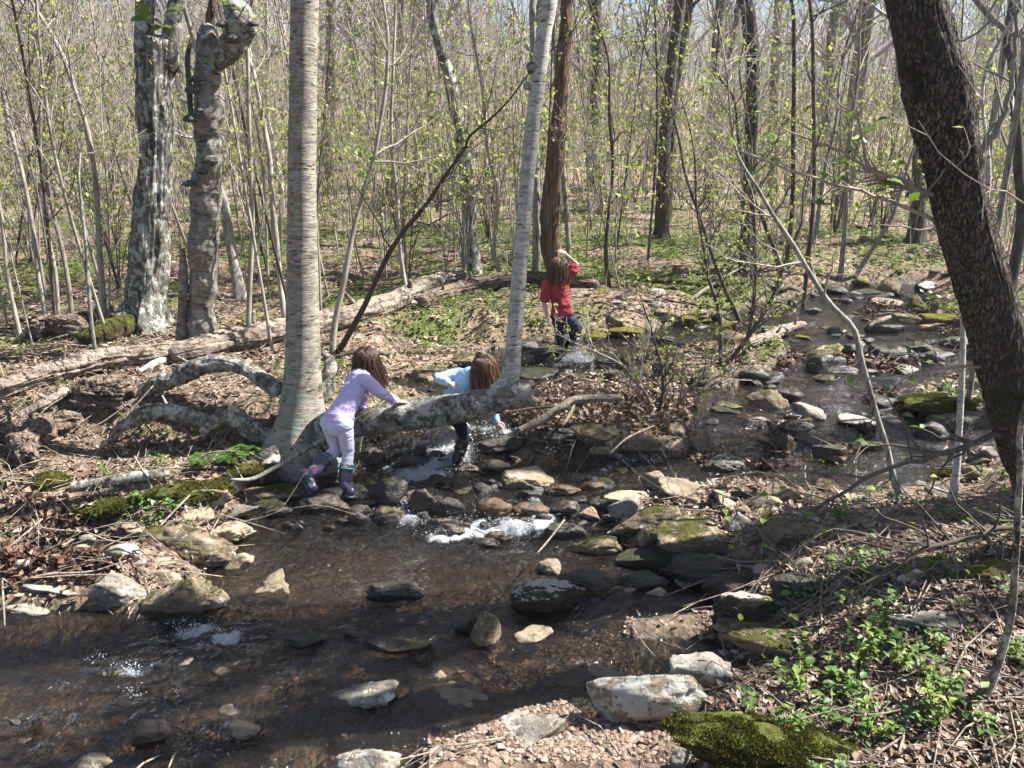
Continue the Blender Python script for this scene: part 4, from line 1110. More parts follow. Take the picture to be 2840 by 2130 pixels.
# a: the old forked tree with lichen, left
root, _, _ = trunk_tree('tree', [(400, 915, 175), (402, 860, 128), (408, 800, 112), (414, 700, 108), (424, 560, 104), (432, 420, 104), (430, 300, 112), (432, 200, 122), (436, 110, 134)], YA, YA + .1, 'lichen_bark',
    'thick old forked tree left of the fungus snag, dark bark half covered in white lichen', ext=0, amp=.14, fr=(14, 14, 2.2), flare=.55, fh=.22, seed=1, k=96, lump=.1, groove=.07, gf=9)
for nm, q, cr in (('limb', [(408, 200, 74), (402, 100, 66), (404, 0, 62)], bare(12, .5)), ('limb', [(462, 190, 72), (478, 90, 60), (492, 0, 52)], bare(10, .5))):
    rg = np.random.default_rng(5 + q[0][0]); P, R = px_path(q, YA + .1, YA + .05); P, R = extend(P, R, 7, rng=rg); P, R = resample(P, R, 60)
    loc = np.array(root.location); v, f = tube(P, R, 32, True, bark_disp(rg, .14, (14, 14, 2.2))); mb = MB(); mb.add(v - loc, f); mb.build(nm, M['lichen_bark'], root)
    mb, ms = branch_crown(rg, P, R, **cr); mb.v = [w - loc for w in mb.v]; mb.build('crown', ms, root)

# b: the dead birch with bracket fungi
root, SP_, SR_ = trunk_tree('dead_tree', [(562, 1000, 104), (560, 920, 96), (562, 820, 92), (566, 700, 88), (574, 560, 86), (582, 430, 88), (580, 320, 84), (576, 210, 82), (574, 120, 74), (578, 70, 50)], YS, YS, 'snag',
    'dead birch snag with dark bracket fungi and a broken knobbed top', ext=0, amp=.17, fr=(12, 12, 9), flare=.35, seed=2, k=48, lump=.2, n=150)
loc = np.array(root.location); rg = np.random.default_rng(8)
P, R = px_path([(588, 180, 50), (620, 150, 66), (655, 110, 84), (668, 70, 96), (664, 30, 92), (672, 10, 60)], YS, YS - .1); P, R = resample(P, R, 34)
v, f = tube(P, R, 30, True, bark_disp(rg, .2, (11, 11, 11), lump=.18)); mb = MB(); mb.add(v - loc, f); mb.build('burl', M['lichen_wood'], root)
P, R = px_path([(582, 90, 34), (584, 40, 30), (592, -20, 22), (598, -70, 8)], YS + .05); P, R = resample(P, R, 24)
v, f = tube(P, R, 14, True, bark_disp(rg, .35, (20, 20, 2))); mb = MB(); mb.add(v - loc, f); mb.build('broken_splinter', M['red_bark'], root)
P, R = px_path([(502, 1000, 34), (504, 900, 30), (508, 760, 26), (506, 690, 20)], YS - .1); P, R = resample(P, R, 24)
v, f = tube(P, R, 14, True, bark_disp(rg, .3, (16, 16, 3))); mb = MB(); mb.add(v - loc, f); mb.build('bark_slab', M['snag'], root)
P, R = px_path([(530, 330, 14), (524, 240, 20), (520, 160, 16), (530, 110, 10)], YS - .1); P, R = resample(P, R, 20)
v, f = tube(P, R, 10, True, bark_disp(rg, .3, (16, 16, 3))); mb = MB(); mb.add(v - loc, f); mb.build('bark_slab', M['dark_bark'], root)
for (x, y, w) in [(645, 112, 30), (535, 253, 28), (600, 203, 18), (528, 333, 26), (582, 448, 30), (560, 478, 18), (525, 512, 24), (592, 358, 14), (618, 358, 12), (702, 68, 18), (555, 308, 14), (536, 222, 18), (692, 92, 14), (616, 70, 20)]:
    c = at(x, y, YS - .19); w = w / F * (YS + .1) * .72
    D, Fc = ICO[3]; V = D.copy(); V[:, 2] = np.where(V[:, 2] > 0, V[:, 2] * .75, V[:, 2] * .35) ; V = V * w * (1 + .1 * fbm(D * 3 + x, 3, 5)[:, None]); V[:, 1] *= .9
    mb = MB(); mb.add(V + c - loc, Fc); mb.build('bracket_fungus', M['fungus'], root)

# c: the big birch in the middle
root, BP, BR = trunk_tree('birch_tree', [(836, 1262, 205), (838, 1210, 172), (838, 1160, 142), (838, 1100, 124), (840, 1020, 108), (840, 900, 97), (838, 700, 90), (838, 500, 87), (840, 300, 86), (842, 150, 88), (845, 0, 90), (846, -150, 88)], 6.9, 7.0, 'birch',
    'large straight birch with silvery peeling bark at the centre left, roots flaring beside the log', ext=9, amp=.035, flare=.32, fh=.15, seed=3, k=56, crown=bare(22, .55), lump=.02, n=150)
loc = np.array(root.location); rg = np.random.default_rng(9)
for q, Y0, Y1, mt in (([(790, 1200, 70), (740, 1215, 62), (690, 1185, 60), (640, 1150, 62), (600, 1165, 46), (560, 1200, 30)], 6.9, 6.75, 'lichen_wood'),
                  ([(890, 1200, 60), (930, 1235, 50), (960, 1260, 30)], 6.85, 6.5, 'lichen_wood'), ([(800, 1230, 60), (765, 1270, 44), (730, 1300, 22)], 6.8, 6.5, 'lichen_wood'), ([(870, 1230, 60), (880, 1270, 40), (900, 1300, 20)], 6.8, 6.4, 'lichen_wood'),
                  ([(880, 1120, 40), (905, 1075, 50), (918, 1010, 36), (900, 980, 16)], 7.3, 7.7, 'lichen_wood')):
    P, R = px_path(q, Y0, Y1); P, R = resample(P, R, 40)
    v, f = tube(P, R, 24, True, bark_disp(rg, .16, (12, 12, 12), lump=.14)); mb = MB(); mb.add(v - loc, f); mb.build('root', M[mt], root)

# the fallen birch over the stream and the slim birch rising from it
LP, LR = px_path([(895, 1190, 96), (940, 1178, 88), (1000, 1172, 84), (1080, 1160, 84), (1160, 1148, 84), (1240, 1136, 82), (1320, 1122, 80), (1390, 1104, 78), (1440, 1092, 76), (1466, 1086, 72)], 6.72, 6.56)
LP, LR = resample(LP, LR, 90)
root = empty('fallen_log', (LP[40, 0], LP[40, 1], W(LP[40, 1])), 'lichen-crusted fallen birch trunk bridging the stream under the two girls', 'log')
loc = np.array(root.location); rg = np.random.default_rng(10)
v, f = tube(LP, LR, 44, False, bark_disp(rg, .09, (11, 11, 11), lump=.08))
k = 44; m = len(v); last = v[-k:]; c0 = last.mean(0)                      # hollow broken end
jag = last + (LP[-1] - LP[-2]) / np.linalg.norm(LP[-1] - LP[-2]) * (.01 + .09 * rg.uniform(size=(k, 1)))
inn = c0 + (jag - c0) * .78; deep = c0 + (last - c0) * .6 - (LP[-1] - LP[-2]) * 5
V = np.vstack([v, jag, inn, deep, deep.mean(0, keepdims=True)]); j = np.arange(k); o1 = m - k
ring = lambda a, b: np.stack([a + j, a + (j + 1) % k, b + (j + 1) % k, b + j], 1)
mb = MB(); mb.add(V - loc, f + [ring(o1, m)], 0); mb.build('bark', M['lichen_wood'], root)
mb = MB(); mb.add(V - loc, [ring(m, m + k), ring(m + k, m + 2 * k), np.stack([m + 2 * k + j, m + 2 * k + (j + 1) % k, np.full(k, m + 3 * k)], 1)], 0); mb.build('broken_end', M['rot_wood'], root)
P, R = px_path([(1372, 1090, 50), (1398, 1072, 56), (1416, 1040, 50), (1424, 960, 46), (1432, 860, 44), (1441, 750, 43), (1452, 620, 43), (1464, 480, 43), (1478, 340, 44), (1489, 250, 44), (1505, 120, 47), (1524, 0, 50), (1540, -120, 46)], 6.62, 6.75)
P, R = extend(P, R, 6, rng=rg); P, R = resample(P, R, 150)
sl = empty('birch_tree', P[0], 'slim pale birch growing up from the fallen log, leaning slightly right', 'tree'); loc = np.array(sl.location)
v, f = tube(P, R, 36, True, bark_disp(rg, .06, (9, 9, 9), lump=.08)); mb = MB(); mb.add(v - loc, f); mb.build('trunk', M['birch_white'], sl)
mb, ms = branch_crown(rg, P, R, **bare(14, .6, s=.8)); mb.v = [q - loc for q in mb.v]; mb.build('crown', ms, sl)
for (x, y, w) in ((1478, 190, 34), (1448, 520, 16), (1462, 240, 20), (1440, 765, 14)):
    c = at(x, y, 6.72); D, Fc = ICO[3]; V = D * (w / F * 6.7 / 2) * (1 + .25 * fbm(D * 2.5 + x, 3, 5)[:, None]); mb = MB(); mb.add(V + c - loc, Fc); mb.build('burl', M['lichen_wood'], sl)

# d: the dark leaning tree at the right
root, TP, TR = trunk_tree('tree', [(3010, 1640, 215), (2962, 1520, 190), (2910, 1390, 178), (2862, 1260, 174), (2815, 1120, 172), (2778, 1000, 170), (2745, 860, 168), (2710, 740, 168), (2680, 640, 172), (2662, 560, 176), (2648, 500, 178), (2634, 420, 186), (2616, 330, 206), (2598, 240, 220), (2580, 170, 205), (2560, 90, 192), (2540, 0, 188), (2515, -120, 180)], 4.5, 4.2, 'leaning_bark',
    'thick dark trunk leaning into the picture from the right with a swollen mossy knot', ext=6, amp=.055, fr=(30, 30, 5), flare=.2, seed=4, k=110, crown=bare(14, .5, s=.9), lump=.05, n=320, groove=.035, gf=16)
# twigs and live shoots springing from that trunk
loc = np.array(root.location); rg = np.random.default_rng(12)
def px_branch(parent, q, Y0, Y1, mat='twig', k=8, seed=0, side=0, nleaf=0, leafL=(.05, .085), slen=(.12, .4), name='branch', jit=.06):
    rg = np.random.default_rng(seed + 300)
    P, R = px_path(q, Y0, Y1); P, R = resample(P, R, 26)
    P[1:-1] += rg.normal(size=(24, 3)) * R[1:-1, None] * .5
    mb = MB(); v, f = tube(P, R, k); mb.add(v, f, 0)
    src = (P[None], R[None])
    if side:
        b, rb = grow(rg, *src, side, .08, .97, (25, 70), slen, 6, .10, jit, .6, .35, .0016); v, f = tubes(b, rb, 4); mb.add(v, f, 0); src = (b, rb)
    if nleaf:
        q_, _ = src; idx = np.arange(nleaf) % len(q_); 
        pos = q_[idx, -1] if side else q_[0, np.minimum((rg.uniform(.5, 1, nleaf) * 25).astype(int), 25)]
        d = norm(rg.normal(size=(nleaf, 3)) * [1, 1, .35] + [0, 0, .1]); L = rg.uniform(*leafL, nleaf)
        v, f = leaves(pos, d, norm(rg.normal(size=(nleaf, 3)) * .35 + [0, 0, 1]), L, L * rg.uniform(.62, .8, nleaf), .12); mb.add(v, f, 1)
    lc = np.array(parent.location) if parent is not None else np.zeros(3)
    mb.v = [w - lc for w in mb.v]
    return mb.build(name, [M[mat], M['leaf_near']], parent)
px_branch(root, [(2640, 550, 20), (2560, 530, 18), (2500, 500, 15), (2430, 480, 12), (2340, 425, 9), (2240, 385, 6), (2160, 350, 4)], 4.38, 3.9, 'twig', seed=1, side=16, nleaf=12, leafL=(.05, .09))
px_branch(root, [(2660, 565, 18), (2590, 540, 16), (2500, 515, 14), (2440, 490, 12), (2400, 440, 10), (2380, 330, 7), (2330, 290, 5), (2270, 215, 4)], 4.38, 4.3, 'twig', seed=2, side=14, nleaf=22, leafL=(.05, .10))
px_branch(root, [(2690, 665, 18), (2625, 640, 16), (2560, 600, 13), (2420, 540, 10), (2250, 490, 8), (2080, 430, 6), (1980, 395, 4)], 4.42, 4.4, 'twig', seed=3, side=12, nleaf=10)
px_branch(root, [(2650, 500, 28), (2720, 430, 26), (2770, 350, 20), (2800, 250, 17), (2815, 120, 14), (2830, 0, 12)], 4.5, 4.6, 'sap', seed=4, side=8, nleaf=6)
px_branch(root, [(2850, 1180, 24), (2800, 1195, 22), (2700, 1230, 19), (2600, 1265, 17), (2520, 1280, 15), (2440, 1310, 13), (2330, 1370, 11), (2230, 1430, 9), (2150, 1460, 6), (2020, 1475, 4)], 4.45, 4.2, 'sap_dark', seed=5, side=26, nleaf=36, leafL=(.04, .07), slen=(.2, .6))
px_branch(root, [(2930, 1440, 24), (2830, 1455, 20), (2700, 1490, 17), (2560, 1530, 14), (2460, 1590, 11), (2390, 1620, 8), (2250, 1690, 5), (2110, 1760, 3)], 4.2, 3.7, 'sap_dark', seed=6, side=34, nleaf=44, leafL=(.03, .055), slen=(.15, .5))
px_branch(root, [(2770, 1010, 10), (2640, 1020, 8), (2520, 1040, 7), (2400, 1050, 6), (2270, 1030, 4)], 4.4, 4.2, 'twig', seed=7, side=10, nleaf=16, leafL=(.04, .07))

# sapling and dark-stemmed trees traced one by one: points, Y0, Y1, bark, label, extension, crown
TREES = [
 ([(1560, 790, 60), (1530, 700, 56), (1528, 600, 54), (1535, 500, 52), (1545, 400, 50), (1552, 300, 46), (1562, 180, 44), (1572, 60, 42), (1578, -20, 40)], 14.0, 14.1, 'red_bark', 'dead shaggy trunk with stripped reddish bark behind the slim birch', 6, bare(12, .5), .22),
 ([(1486, 785, 26), (1488, 650, 24), (1486, 500, 22), (1482, 300, 20), (1478, 100, 20), (1478, 0, 20)], 13.6, 13.7, 'grey_bark', 'thin grey trunk directly behind the left side of the slim birch', 4, bare(8, .5), .05),
 ([(1578, 730, 16), (1572, 600, 15), (1560, 450, 14), (1548, 300, 13), (1540, 150, 12)], 13.0, 13.2, 'grey_bark', 'slender bent grey stem just right of the shaggy dead trunk', 4, bare(6, .4), .05),
 ([(1312, 760, 54), (1306, 680, 46), (1300, 560, 44), (1288, 440, 42), (1268, 320, 40), (1244, 210, 38), (1214, 100, 36), (1196, 0, 36)], 14.5, 14.6, 'lichen_bark', 'curved grey tree with a sunlit right side behind the fallen trunk', 7, bare(12, .4), .12),
 ([(1834, 660, 52), (1838, 560, 40), (1842, 460, 38), (1846, 360, 38), (1858, 240, 38), (1870, 120, 36), (1886, 0, 38)], 19, 19, 'dark_bark', 'dark trunk with a pale torn strip, right of the shaggy dead trunk', 9, bare(12, .3), .12),
 ([(1868, 300, 24), (1884, 180, 24), (1900, 90, 24), (1912, 0, 24)], 19.5, 19.5, 'dark_bark', 'dark stem leaning against the trunk with the pale torn strip', 8, bare(10, .2), .1),
 ([(2075, 760, 56), (2072, 640, 42), (2078, 520, 38), (2082, 400, 38), (2086, 280, 38), (2088, 160, 42), (2078, 60, 44), (2066, 0, 44)], 17, 17, 'dark_bark', 'dark ivy-rough tree standing behind the stream head bushes', 9, bare(14, .35), .16),
 ([(1656, 130, 34), (1654, 60, 36), (1650, 0, 38)], 26, 26, 'dark_bark', 'short view of a dark trunk against the sky above the red shirt', 9, bare(10, .2), .1),
 ([(1975, 330, 26), (1982, 200, 28), (1990, 90, 32), (2000, 0, 34)], 24, 24, 'dark_bark', 'slanting dark trunk between the torn-strip tree and the ivy-rough tree', 8, bare(10, .2), .1),
 ([(2255, 580, 13), (2258, 400, 13), (2256, 250, 12), (2254, 100, 12), (2245, 0, 12)], 12, 12, 'sap_dark', 'straight thin black stem right of the ivy-rough tree', 4, shrubby(10, 60, .3), .04),
 ([(2198, 560, 14), (2200, 380, 14), (2202, 230, 13), (2202, 100, 13), (2195, 0, 12)], 14, 14, 'sap_dark', 'thin dark forked stem left of the straight black stem', 4, shrubby(10, 60, .3), .05),
 ([(2330, 620, 12), (2350, 430, 11), (2385, 200, 10), (2395, 80, 10), (2400, 0, 9)], 13, 13.2, 'sap_dark', 'thin dark stem rising left of the leaning trunk', 4, shrubby(8, 60, .3), .05),
 ([(2540, 670, 60), (2545, 600, 48), (2548, 500, 44), (2550, 380, 40)], 16, 16, 'dark_bark', 'grey buttressed trunk half hidden behind the leaning trunk', 8, bare(10, .3), .1),
 ([(2835, 600, 36), (2826, 480, 32), (2818, 330, 30), (2808, 180, 28), (2800, 60, 26)], 11, 11, 'dark_bark', 'dark upright trunk at the right edge beyond the leaning trunk', 7, bare(8, .3), .08),
 ([(2792, 100, 24), (2800, 40, 26), (2805, -20, 28)], 13, 13, 'grey_bark', 'pale trunk top seen above the leaning trunk at the right edge', 7, bare(8, .2), .06),
 ([(2835, 200, 22), (2800, 100, 22), (2740, 40, 20), (2690, -20, 18)], 8, 8.2, 'grey_bark', 'arching pale limb crossing the upper right corner', 2, shrubby(14, 60, .05), .06),
 ([(288, 900, 21), (284, 800, 19), (276, 700, 18), (272, 600, 17), (262, 480, 16), (250, 400, 16), (232, 320, 16), (205, 240, 16), (180, 170, 15), (140, 90, 14), (90, 10, 12), (60, -40, 10)], 9.4, 9.8, 'sap', 'tall pale sapling that turns dark and leans left in front of the forked tree', 3, shrubby(16, 90, .3), .05),
 ([(264, 975, 12), (254, 900, 12), (246, 800, 11), (240, 700, 10), (225, 560, 9)], 8.6, 8.9, 'grey_bark', 'thin grey stem with a dead top beside the far left log', 1, shrubby(6, 20, .3), .05),
 ([(200, 880, 16), (190, 790, 15), (172, 690, 15), (150, 600, 14), (120, 450, 13), (98, 350, 13), (78, 260, 12), (75, 200, 11), (95, 150, 9)], 10.2, 10.5, 'sap', 'pale sapling with an upper fork, second from the forked tree', 2, shrubby(12, 80, .3), .05),
 ([(130, 890, 14), (108, 780, 14), (92, 640, 13), (66, 500, 13), (40, 400, 13), (20, 320, 13), (5, 250, 12)], 9.8, 10, 'sap', 'white-lit sapling slanting toward the left edge', 3, shrubby(12, 70, .3), .05),
 ([(60, 950, 14), (40, 860, 13), (20, 760, 12), (10, 650, 12), (-10, 500, 10)], 8.8, 9, 'sap', 'pale stem leaning at the far left edge by the rotten log', 3, shrubby(8, 60, .3), .05),
 ([(162, 880, 12), (154, 760, 12), (132, 650, 12), (120, 560, 11), (112, 400, 9)], 10.6, 10.8, 'sap', 'thin pale sapling in the clump left of the forked tree', 3, shrubby(8, 60, .3), .05),
 ([(688, 960, 18), (690, 860, 16), (694, 760, 16), (700, 640, 15), (698, 540, 14), (694, 440, 14), (690, 320, 13), (688, 180, 12), (690, 60, 11)], 9.3, 9.4, 'sap', 'straight pale sapling between the snag and the large birch', 4, shrubby(12, 70, .35), .05),
 ([(790, 890, 17), (778, 790, 16), (768, 680, 16), (756, 560, 15), (748, 440, 15), (728, 330, 15), (716, 260, 14), (700, 190, 13), (676, 130, 11)], 10.6, 11, 'sap', 'double-curved pale sapling just left of the large birch', 3, shrubby(12, 60, .35), .05),
 ([(776, 640, 18), (782, 560, 17), (770, 460, 16), (755, 380, 15), (738, 300, 14), (742, 160, 12), (738, 0, 11)], 12, 12, 'birch_white', 'white twin stem behind the double-curved sapling', 4, shrubby(10, 50, .35), .05),
 ([(668, 830, 34), (655, 760, 32), (640, 680, 28), (628, 600, 26), (612, 520, 22)], 11.5, 11.8, 'grey_bark', 'short thick grey stem leaning behind the fungus snag', 3, shrubby(8, 30, .3), .05),
 ([(922, 985, 20), (928, 900, 18), (950, 800, 17), (968, 700, 16), (985, 620, 15), (1012, 520, 14), (1040, 430, 13), (1056, 330, 12), (1072, 230, 12), (1075, 100, 10), (1062, 0, 9)], 8.9, 9.4, 'sap', 'slender sapling rising to the right from behind the large birch', 3, shrubby(14, 130, .3), .05),
 ([(936, 985, 17), (960, 940, 17), (1010, 850, 16), (1070, 720, 15), (1120, 640, 13), (1180, 570, 12), (1240, 480, 10), (1290, 410, 9), (1300, 380, 8), (1360, 330, 7), (1410, 280, 5)], 8.8, 7.8, 'sap_dark', 'dark crooked sapling arching right from the base of the birch toward the slim birch', 1, shrubby(18, 260, .3), .06),
 ([(2500, 1395, 22), (2478, 1330, 20), (2460, 1240, 18), (2440, 1180, 18), (2420, 1110, 17), (2392, 1010, 17), (2370, 915, 18), (2350, 890, 17), (2300, 840, 16), (2250, 765, 15), (2200, 680, 14), (2140, 590, 12), (2100, 520, 11), (2050, 440, 9), (2030, 360, 7)], 5.6, 6.2, 'grey_bark', 'pale slanting sapling crossing the stream on the right, bent at mid height', 1.5, shrubby(20, 150, .35), .05),
 ([(2640, 1385, 26), (2652, 1310, 22), (2660, 1200, 20), (2666, 1080, 19), (2670, 980, 18), (2672, 880, 16), (2690, 760, 14)], 5.7, 5.9, 'birch_white', 'upright white sapling between the stream and the leaning trunk', 2.5, shrubby(8, 20, .6), .04),
 ([(2722, 1945, 44), (2750, 1890, 30), (2782, 1800, 26), (2806, 1700, 24), (2814, 1600, 24), (2822, 1450, 22), (2830, 1300, 20), (2838, 1150, 18)], 3.55, 3.6, 'lichen_wood', 'thin curved foreground sapling with greenish bark at the lower right', 2.5, shrubby(6, 10, .5), .05),
 ([(2255, 770, 18), (2240, 700, 16), (2262, 640, 15), (2275, 560, 14), (2290, 460, 12), (2320, 330, 10)], 13.4, 13.6, 'grey_bark', 'multi-stem clump trunk, left one, at the stream head', 3, shrubby(14, 60, .2), .05),
 ([(2330, 775, 17), (2338, 690, 15), (2345, 600, 14), (2350, 480, 13), (2362, 340, 11)], 13.4, 13.2, 'grey_bark', 'upright middle stem of the clump at the stream head', 3, shrubby(14, 60, .2), .05),
 ([(2372, 770, 15), (2420, 690, 13), (2470, 610, 12), (2500, 520, 10)], 13.4, 13.3, 'grey_bark', 'right-leaning stem of the clump at the stream head', 3, shrubby(12, 50, .2), .05),
 ([(2165, 770, 16), (2150, 700, 14), (2120, 620, 12), (2080, 520, 11), (2050, 400, 9)], 12.6, 12.4, 'sap_dark', 'dark stem leaning left at the edge of the far channel', 2, shrubby(16, 180, .2), .05),
 ([(2050, 890, 14), (2010, 800, 12), (1980, 720, 11), (1940, 600, 10), (1900, 480, 8)], 10.2, 10.2, 'sap_dark', 'dark twiggy stem left-most of the bushes on the driftwood bar', 2, shrubby(20, 320, .1), .05),
 ([(2062, 985, 15), (2082, 900, 13), (2092, 820, 12), (2095, 720, 11), (2092, 600, 10), (2085, 480, 8)], 8.9, 9, 'sap_dark', 'upright dark stem growing from the driftwood bar', 2, shrubby(20, 300, .15), .05),
 ([(2020, 1010, 14), (2085, 920, 12), (2130, 850, 11), (2160, 780, 9), (2185, 700, 7)], 8.8, 8.9, 'sap_dark', 'dark stem leaning right from the driftwood bar', 1.5, shrubby(16, 220, .15), .05),
 ([(1995, 1010, 14), (2000, 930, 12), (1990, 850, 11), (1965, 770, 9), (1950, 680, 8)], 8.9, 9, 'sap_dark', 'dark stem leaning left from the driftwood bar', 1.5, shrubby(18, 260, .15), .05),
 ([(1815, 1150, 12), (1790, 1090, 10), (1755, 1050, 9), (1720, 1010, 7), (1650, 975, 5), (1590, 950, 4)], 7.4, 7.3, 'sap', 'low arching twiggy shoot reaching left over the leaf pile', .2, shrubby(16, 170, .2, .55, (.03, .05)), .05),
 ([(1825, 1150, 12), (1840, 1080, 10), (1830, 1000, 9), (1810, 930, 7)], 7.4, 7.5, 'sap_dark', 'leafy upright shoot behind the leaf pile', .4, shrubby(18, 240, .1, .6, (.03, .05)), .05),
 ([(1850, 1150, 12), (1900, 1090, 10), (1950, 1040, 9), (1990, 990, 7)], 7.5, 7.8, 'sap_dark', 'leafy shoot leaning right behind the leaf pile', .4, shrubby(18, 260, .1, .6, (.03, .05)), .05),
 ([(1690, 800, 14), (1680, 700, 12), (1690, 580, 11), (1700, 460, 10), (1690, 320, 9)], 13, 13, 'sap_dark', 'dark thin stem behind the right shoulder of the red-shirted child', 3, shrubby(14, 160, .2), .05),
 ([(1400, 790, 12), (1370, 700, 11), (1380, 560, 10), (1350, 400, 9)], 13, 13, 'sap', 'thin sapling between the curved grey tree and the slim birch', 3, shrubby(12, 90, .2), .05),
 ([(1130, 830, 13), (1110, 700, 12), (1100, 540, 11), (1085, 380, 10), (1090, 200, 9)], 12, 12, 'sap', 'thin upright sapling behind the dark crooked one', 3, shrubby(12, 120, .25), .05),
]
for i, (pts, Y0, Y1, bk, lab, ext, cr, amp) in enumerate(TREES):
    if pts[0][1] > 600:
        sh_ = on(pts[0][0], pts[0][1])[1] - Y0; Y0 += sh_; Y1 += sh_
    w = max(p[2] for p in pts)
    if bk == 'sap_dark' or (bk in ('dark_bark',) and w < 30): cr = dict(cr, mats=('sap_dark', 'leaf_spring'))
    trunk_tree('sapling' if w < 26 else 'tree', pts, Y0, Y1, bk, lab, 'sapling' if w < 26 else 'tree', ext, 10 if w < 26 else 24, amp, .3 if w > 26 else .1, seed=20 + i, crown=cr, n=None if w > 26 else 60, base=.15, fh=.12)

# trees just outside the frame on the sunny side; their shade falls into the picture
for i, (x, y, r, h) in enumerate([(5.1, 5.75, .26, 15), (10.5, 9.0, .2, 16), (11.5, 3.2, .17, 15), (13.5, 6.4, .18, 16)]):
    rg = np.random.default_rng(900 + i); z = gz(x, y)
    P = np.array([[x, y, z - .2], [x + rg.normal() * .1, y, z + h * .3], [x + rg.normal() * .3, y + rg.normal() * .3, z + h * .65], [x + rg.normal() * .5, y, z + h]]); R = np.array([r * 1.3, r, r * .7, r * .2])
    P, R = resample(P, R, 50); root = empty('tree', (x, y, z), 'bare tree beyond the right edge of the view, ' + ['nearest the leaning trunk', 'behind the leaning trunk', 'farthest out and near', 'by the far channel', 'in the middle of the outer row', 'close to the photographer'][i], 'tree')
    loc = np.array(root.location); v, f = tube(P, R, 18, True, bark_disp(rg, .08)); mb = MB(); mb.add(v - loc, f); mb.build('trunk', M['dark_bark'], root)
    c = bare(13, .35, 500, leafL=(.04, .07)); mb, ms = branch_crown(rg, P, R, **c); mb.v = [w - loc for w in mb.v]; mb.build('crown', ms, root)
# ------------------------------------------------------------------ fallen logs, driftwood, sticks
def px_log(name, q, Y0, Y1, mat, label, cat='log', k=26, amp=.1, fr=(10, 10, 10), lump=.1, seed=0, n=70, split=False, hollow=False, flat=1.0, groove=None):
    rg = np.random.default_rng(seed + 700)
    if Y0 is None:       # lie on the ground under each pixel
        P = []; R = []
        for a, b, w in q:
            g = on(a, b + w / 2); r = w / 2 / F * depth_of(g); P.append(g + [0, r * .5, r * .85]); R.append(r)
        P, R = np.array(P), np.array(R)
    else: P, R = px_path(q, Y0, Y1)
    if R.max() > .06: k = max(k, 64); n = int(n * 1.6)
    P, R = resample(P, R, n)
    if R.max() > .06:                      # ragged, splintered ends
        R = R * (1 - .5 * np.exp(-np.arange(n) / 1.5) * rg.uniform(.3, 1)) * (1 - .5 * np.exp(-np.arange(n)[::-1] / 1.5) * rg.uniform(.3, 1))
        P = P + np.cumsum(rg.normal(size=(n, 3)), 0) * R[:, None] * .012
    root_loc = P[n // 2]
    v, f = tube(P, R, k, not hollow, bark_disp(rg, amp, fr, lump=lump, groove=(.16 if mat.startswith('rot') or name == 'driftwood' else .05) if groove is None else groove, gf=5), flat=flat)
    mb = MB(); mb.add(v, f)
    if R.max() > .06 and not hollow:        # broken branch stubs
        for q in range(4):
            i = int(rg.integers(n * .1, n * .9)); a = rg.uniform(.2, 2.9); d = np.array([rg.normal() * .5, -math.cos(a) * .6, math.sin(a)]); d /= np.linalg.norm(d); r = R[i] * rg.uniform(.14, .3)
            v, f = tube(*resample([P[i] + d * R[i] * .6, P[i] + d * R[i] * 1.2, P[i] + d * R[i] * rg.uniform(1.4, 3.0) + rg.normal(size=3) * .02], [r * 1.3, r, r * .6], 8), 10, True, bark_disp(rg, .2)); mb.add(v, f)
    if hollow:
        for e, nx in ((0, 1), (n - 1, -1)):
            last = v[e * k:(e + 1) * k]; c0 = last.mean(0); d = (P[1] - P[0]) * 6 if e == 0 else (P[-2] - P[-1]) * 6
            V = np.vstack([last, c0 + (last - c0) * .8, c0 + (last - c0) * .6 + d, (c0 + d)[None]]); j = np.arange(k)
            ring = lambda a, b: np.stack([a + j, a + (j + 1) % k, b + (j + 1) % k, b + j], 1)
            mb.add(V, [ring(0, k), ring(k, 2 * k), np.stack([2 * k + j, 2 * k + (j + 1) % k, np.full(k, 3 * k)], 1)])
    o = mb.build(name, M[mat], loc=root_loc)
    return tag(o, label, cat)
def gpath(q):
    return q
px_log('fallen_log', [(470, 985, 60), (560, 962, 64), (700, 932, 64), (830, 905, 62), (960, 876, 62), (1060, 848, 58), (1140, 812, 54), (1220, 780, 46), (1290, 765, 34)], None, 0, 'rot_log', 'long bleached fallen trunk passing behind the large birch', k=36, amp=.07, fr=(5, 16, 16), seed=1, n=120)
px_log('fallen_log', [(1170, 838, 36), (1230, 812, 42), (1320, 792, 42), (1400, 776, 40), (1470, 772, 38), (1560, 778, 34), (1660, 790, 26)], None, 0, 'rot_wood', 'darker rotting trunk lying across the bleached one toward the red-shirted child', k=30, amp=.12, seed=2, n=90)
px_log('fallen_log', [(-60, 1100, 66), (20, 1078, 62), (100, 1050, 60), (200, 1020, 60), (300, 1000, 58), (400, 985, 52), (500, 965, 44)], None, 0, 'rot_log', 'cracked barkless trunk on the left banded by tree shadows', k=36, amp=.1, fr=(5, 18, 18), seed=3, n=110)
px_log('hollow_log', [(215, 1095, 84), (260, 1090, 88), (310, 1092, 92), (352, 1108, 84)], None, 0, 'rot_wood', 'short hollow rotten log open toward the birch roots', k=40, amp=.2, fr=(6, 26, 26), seed=4, n=60, hollow=True)
px_log('driftwood', [(-10, 1190, 14), (60, 1150, 30), (120, 1120, 44), (170, 1090, 40), (186, 1068, 12)], None, 0, 'stick', 'grey weathered wood wedge left of the hollow log', amp=.15, seed=5, flat=.5)
px_log('fallen_log', [(-60, 1215, 60), (30, 1195, 56), (110, 1180, 56), (180, 1170, 60), (230, 1165, 40)], None, 0, 'rot_wood', 'split rotten trunk at the left edge below the grey wood wedge', amp=.18, fr=(5, 20, 20), seed=6)
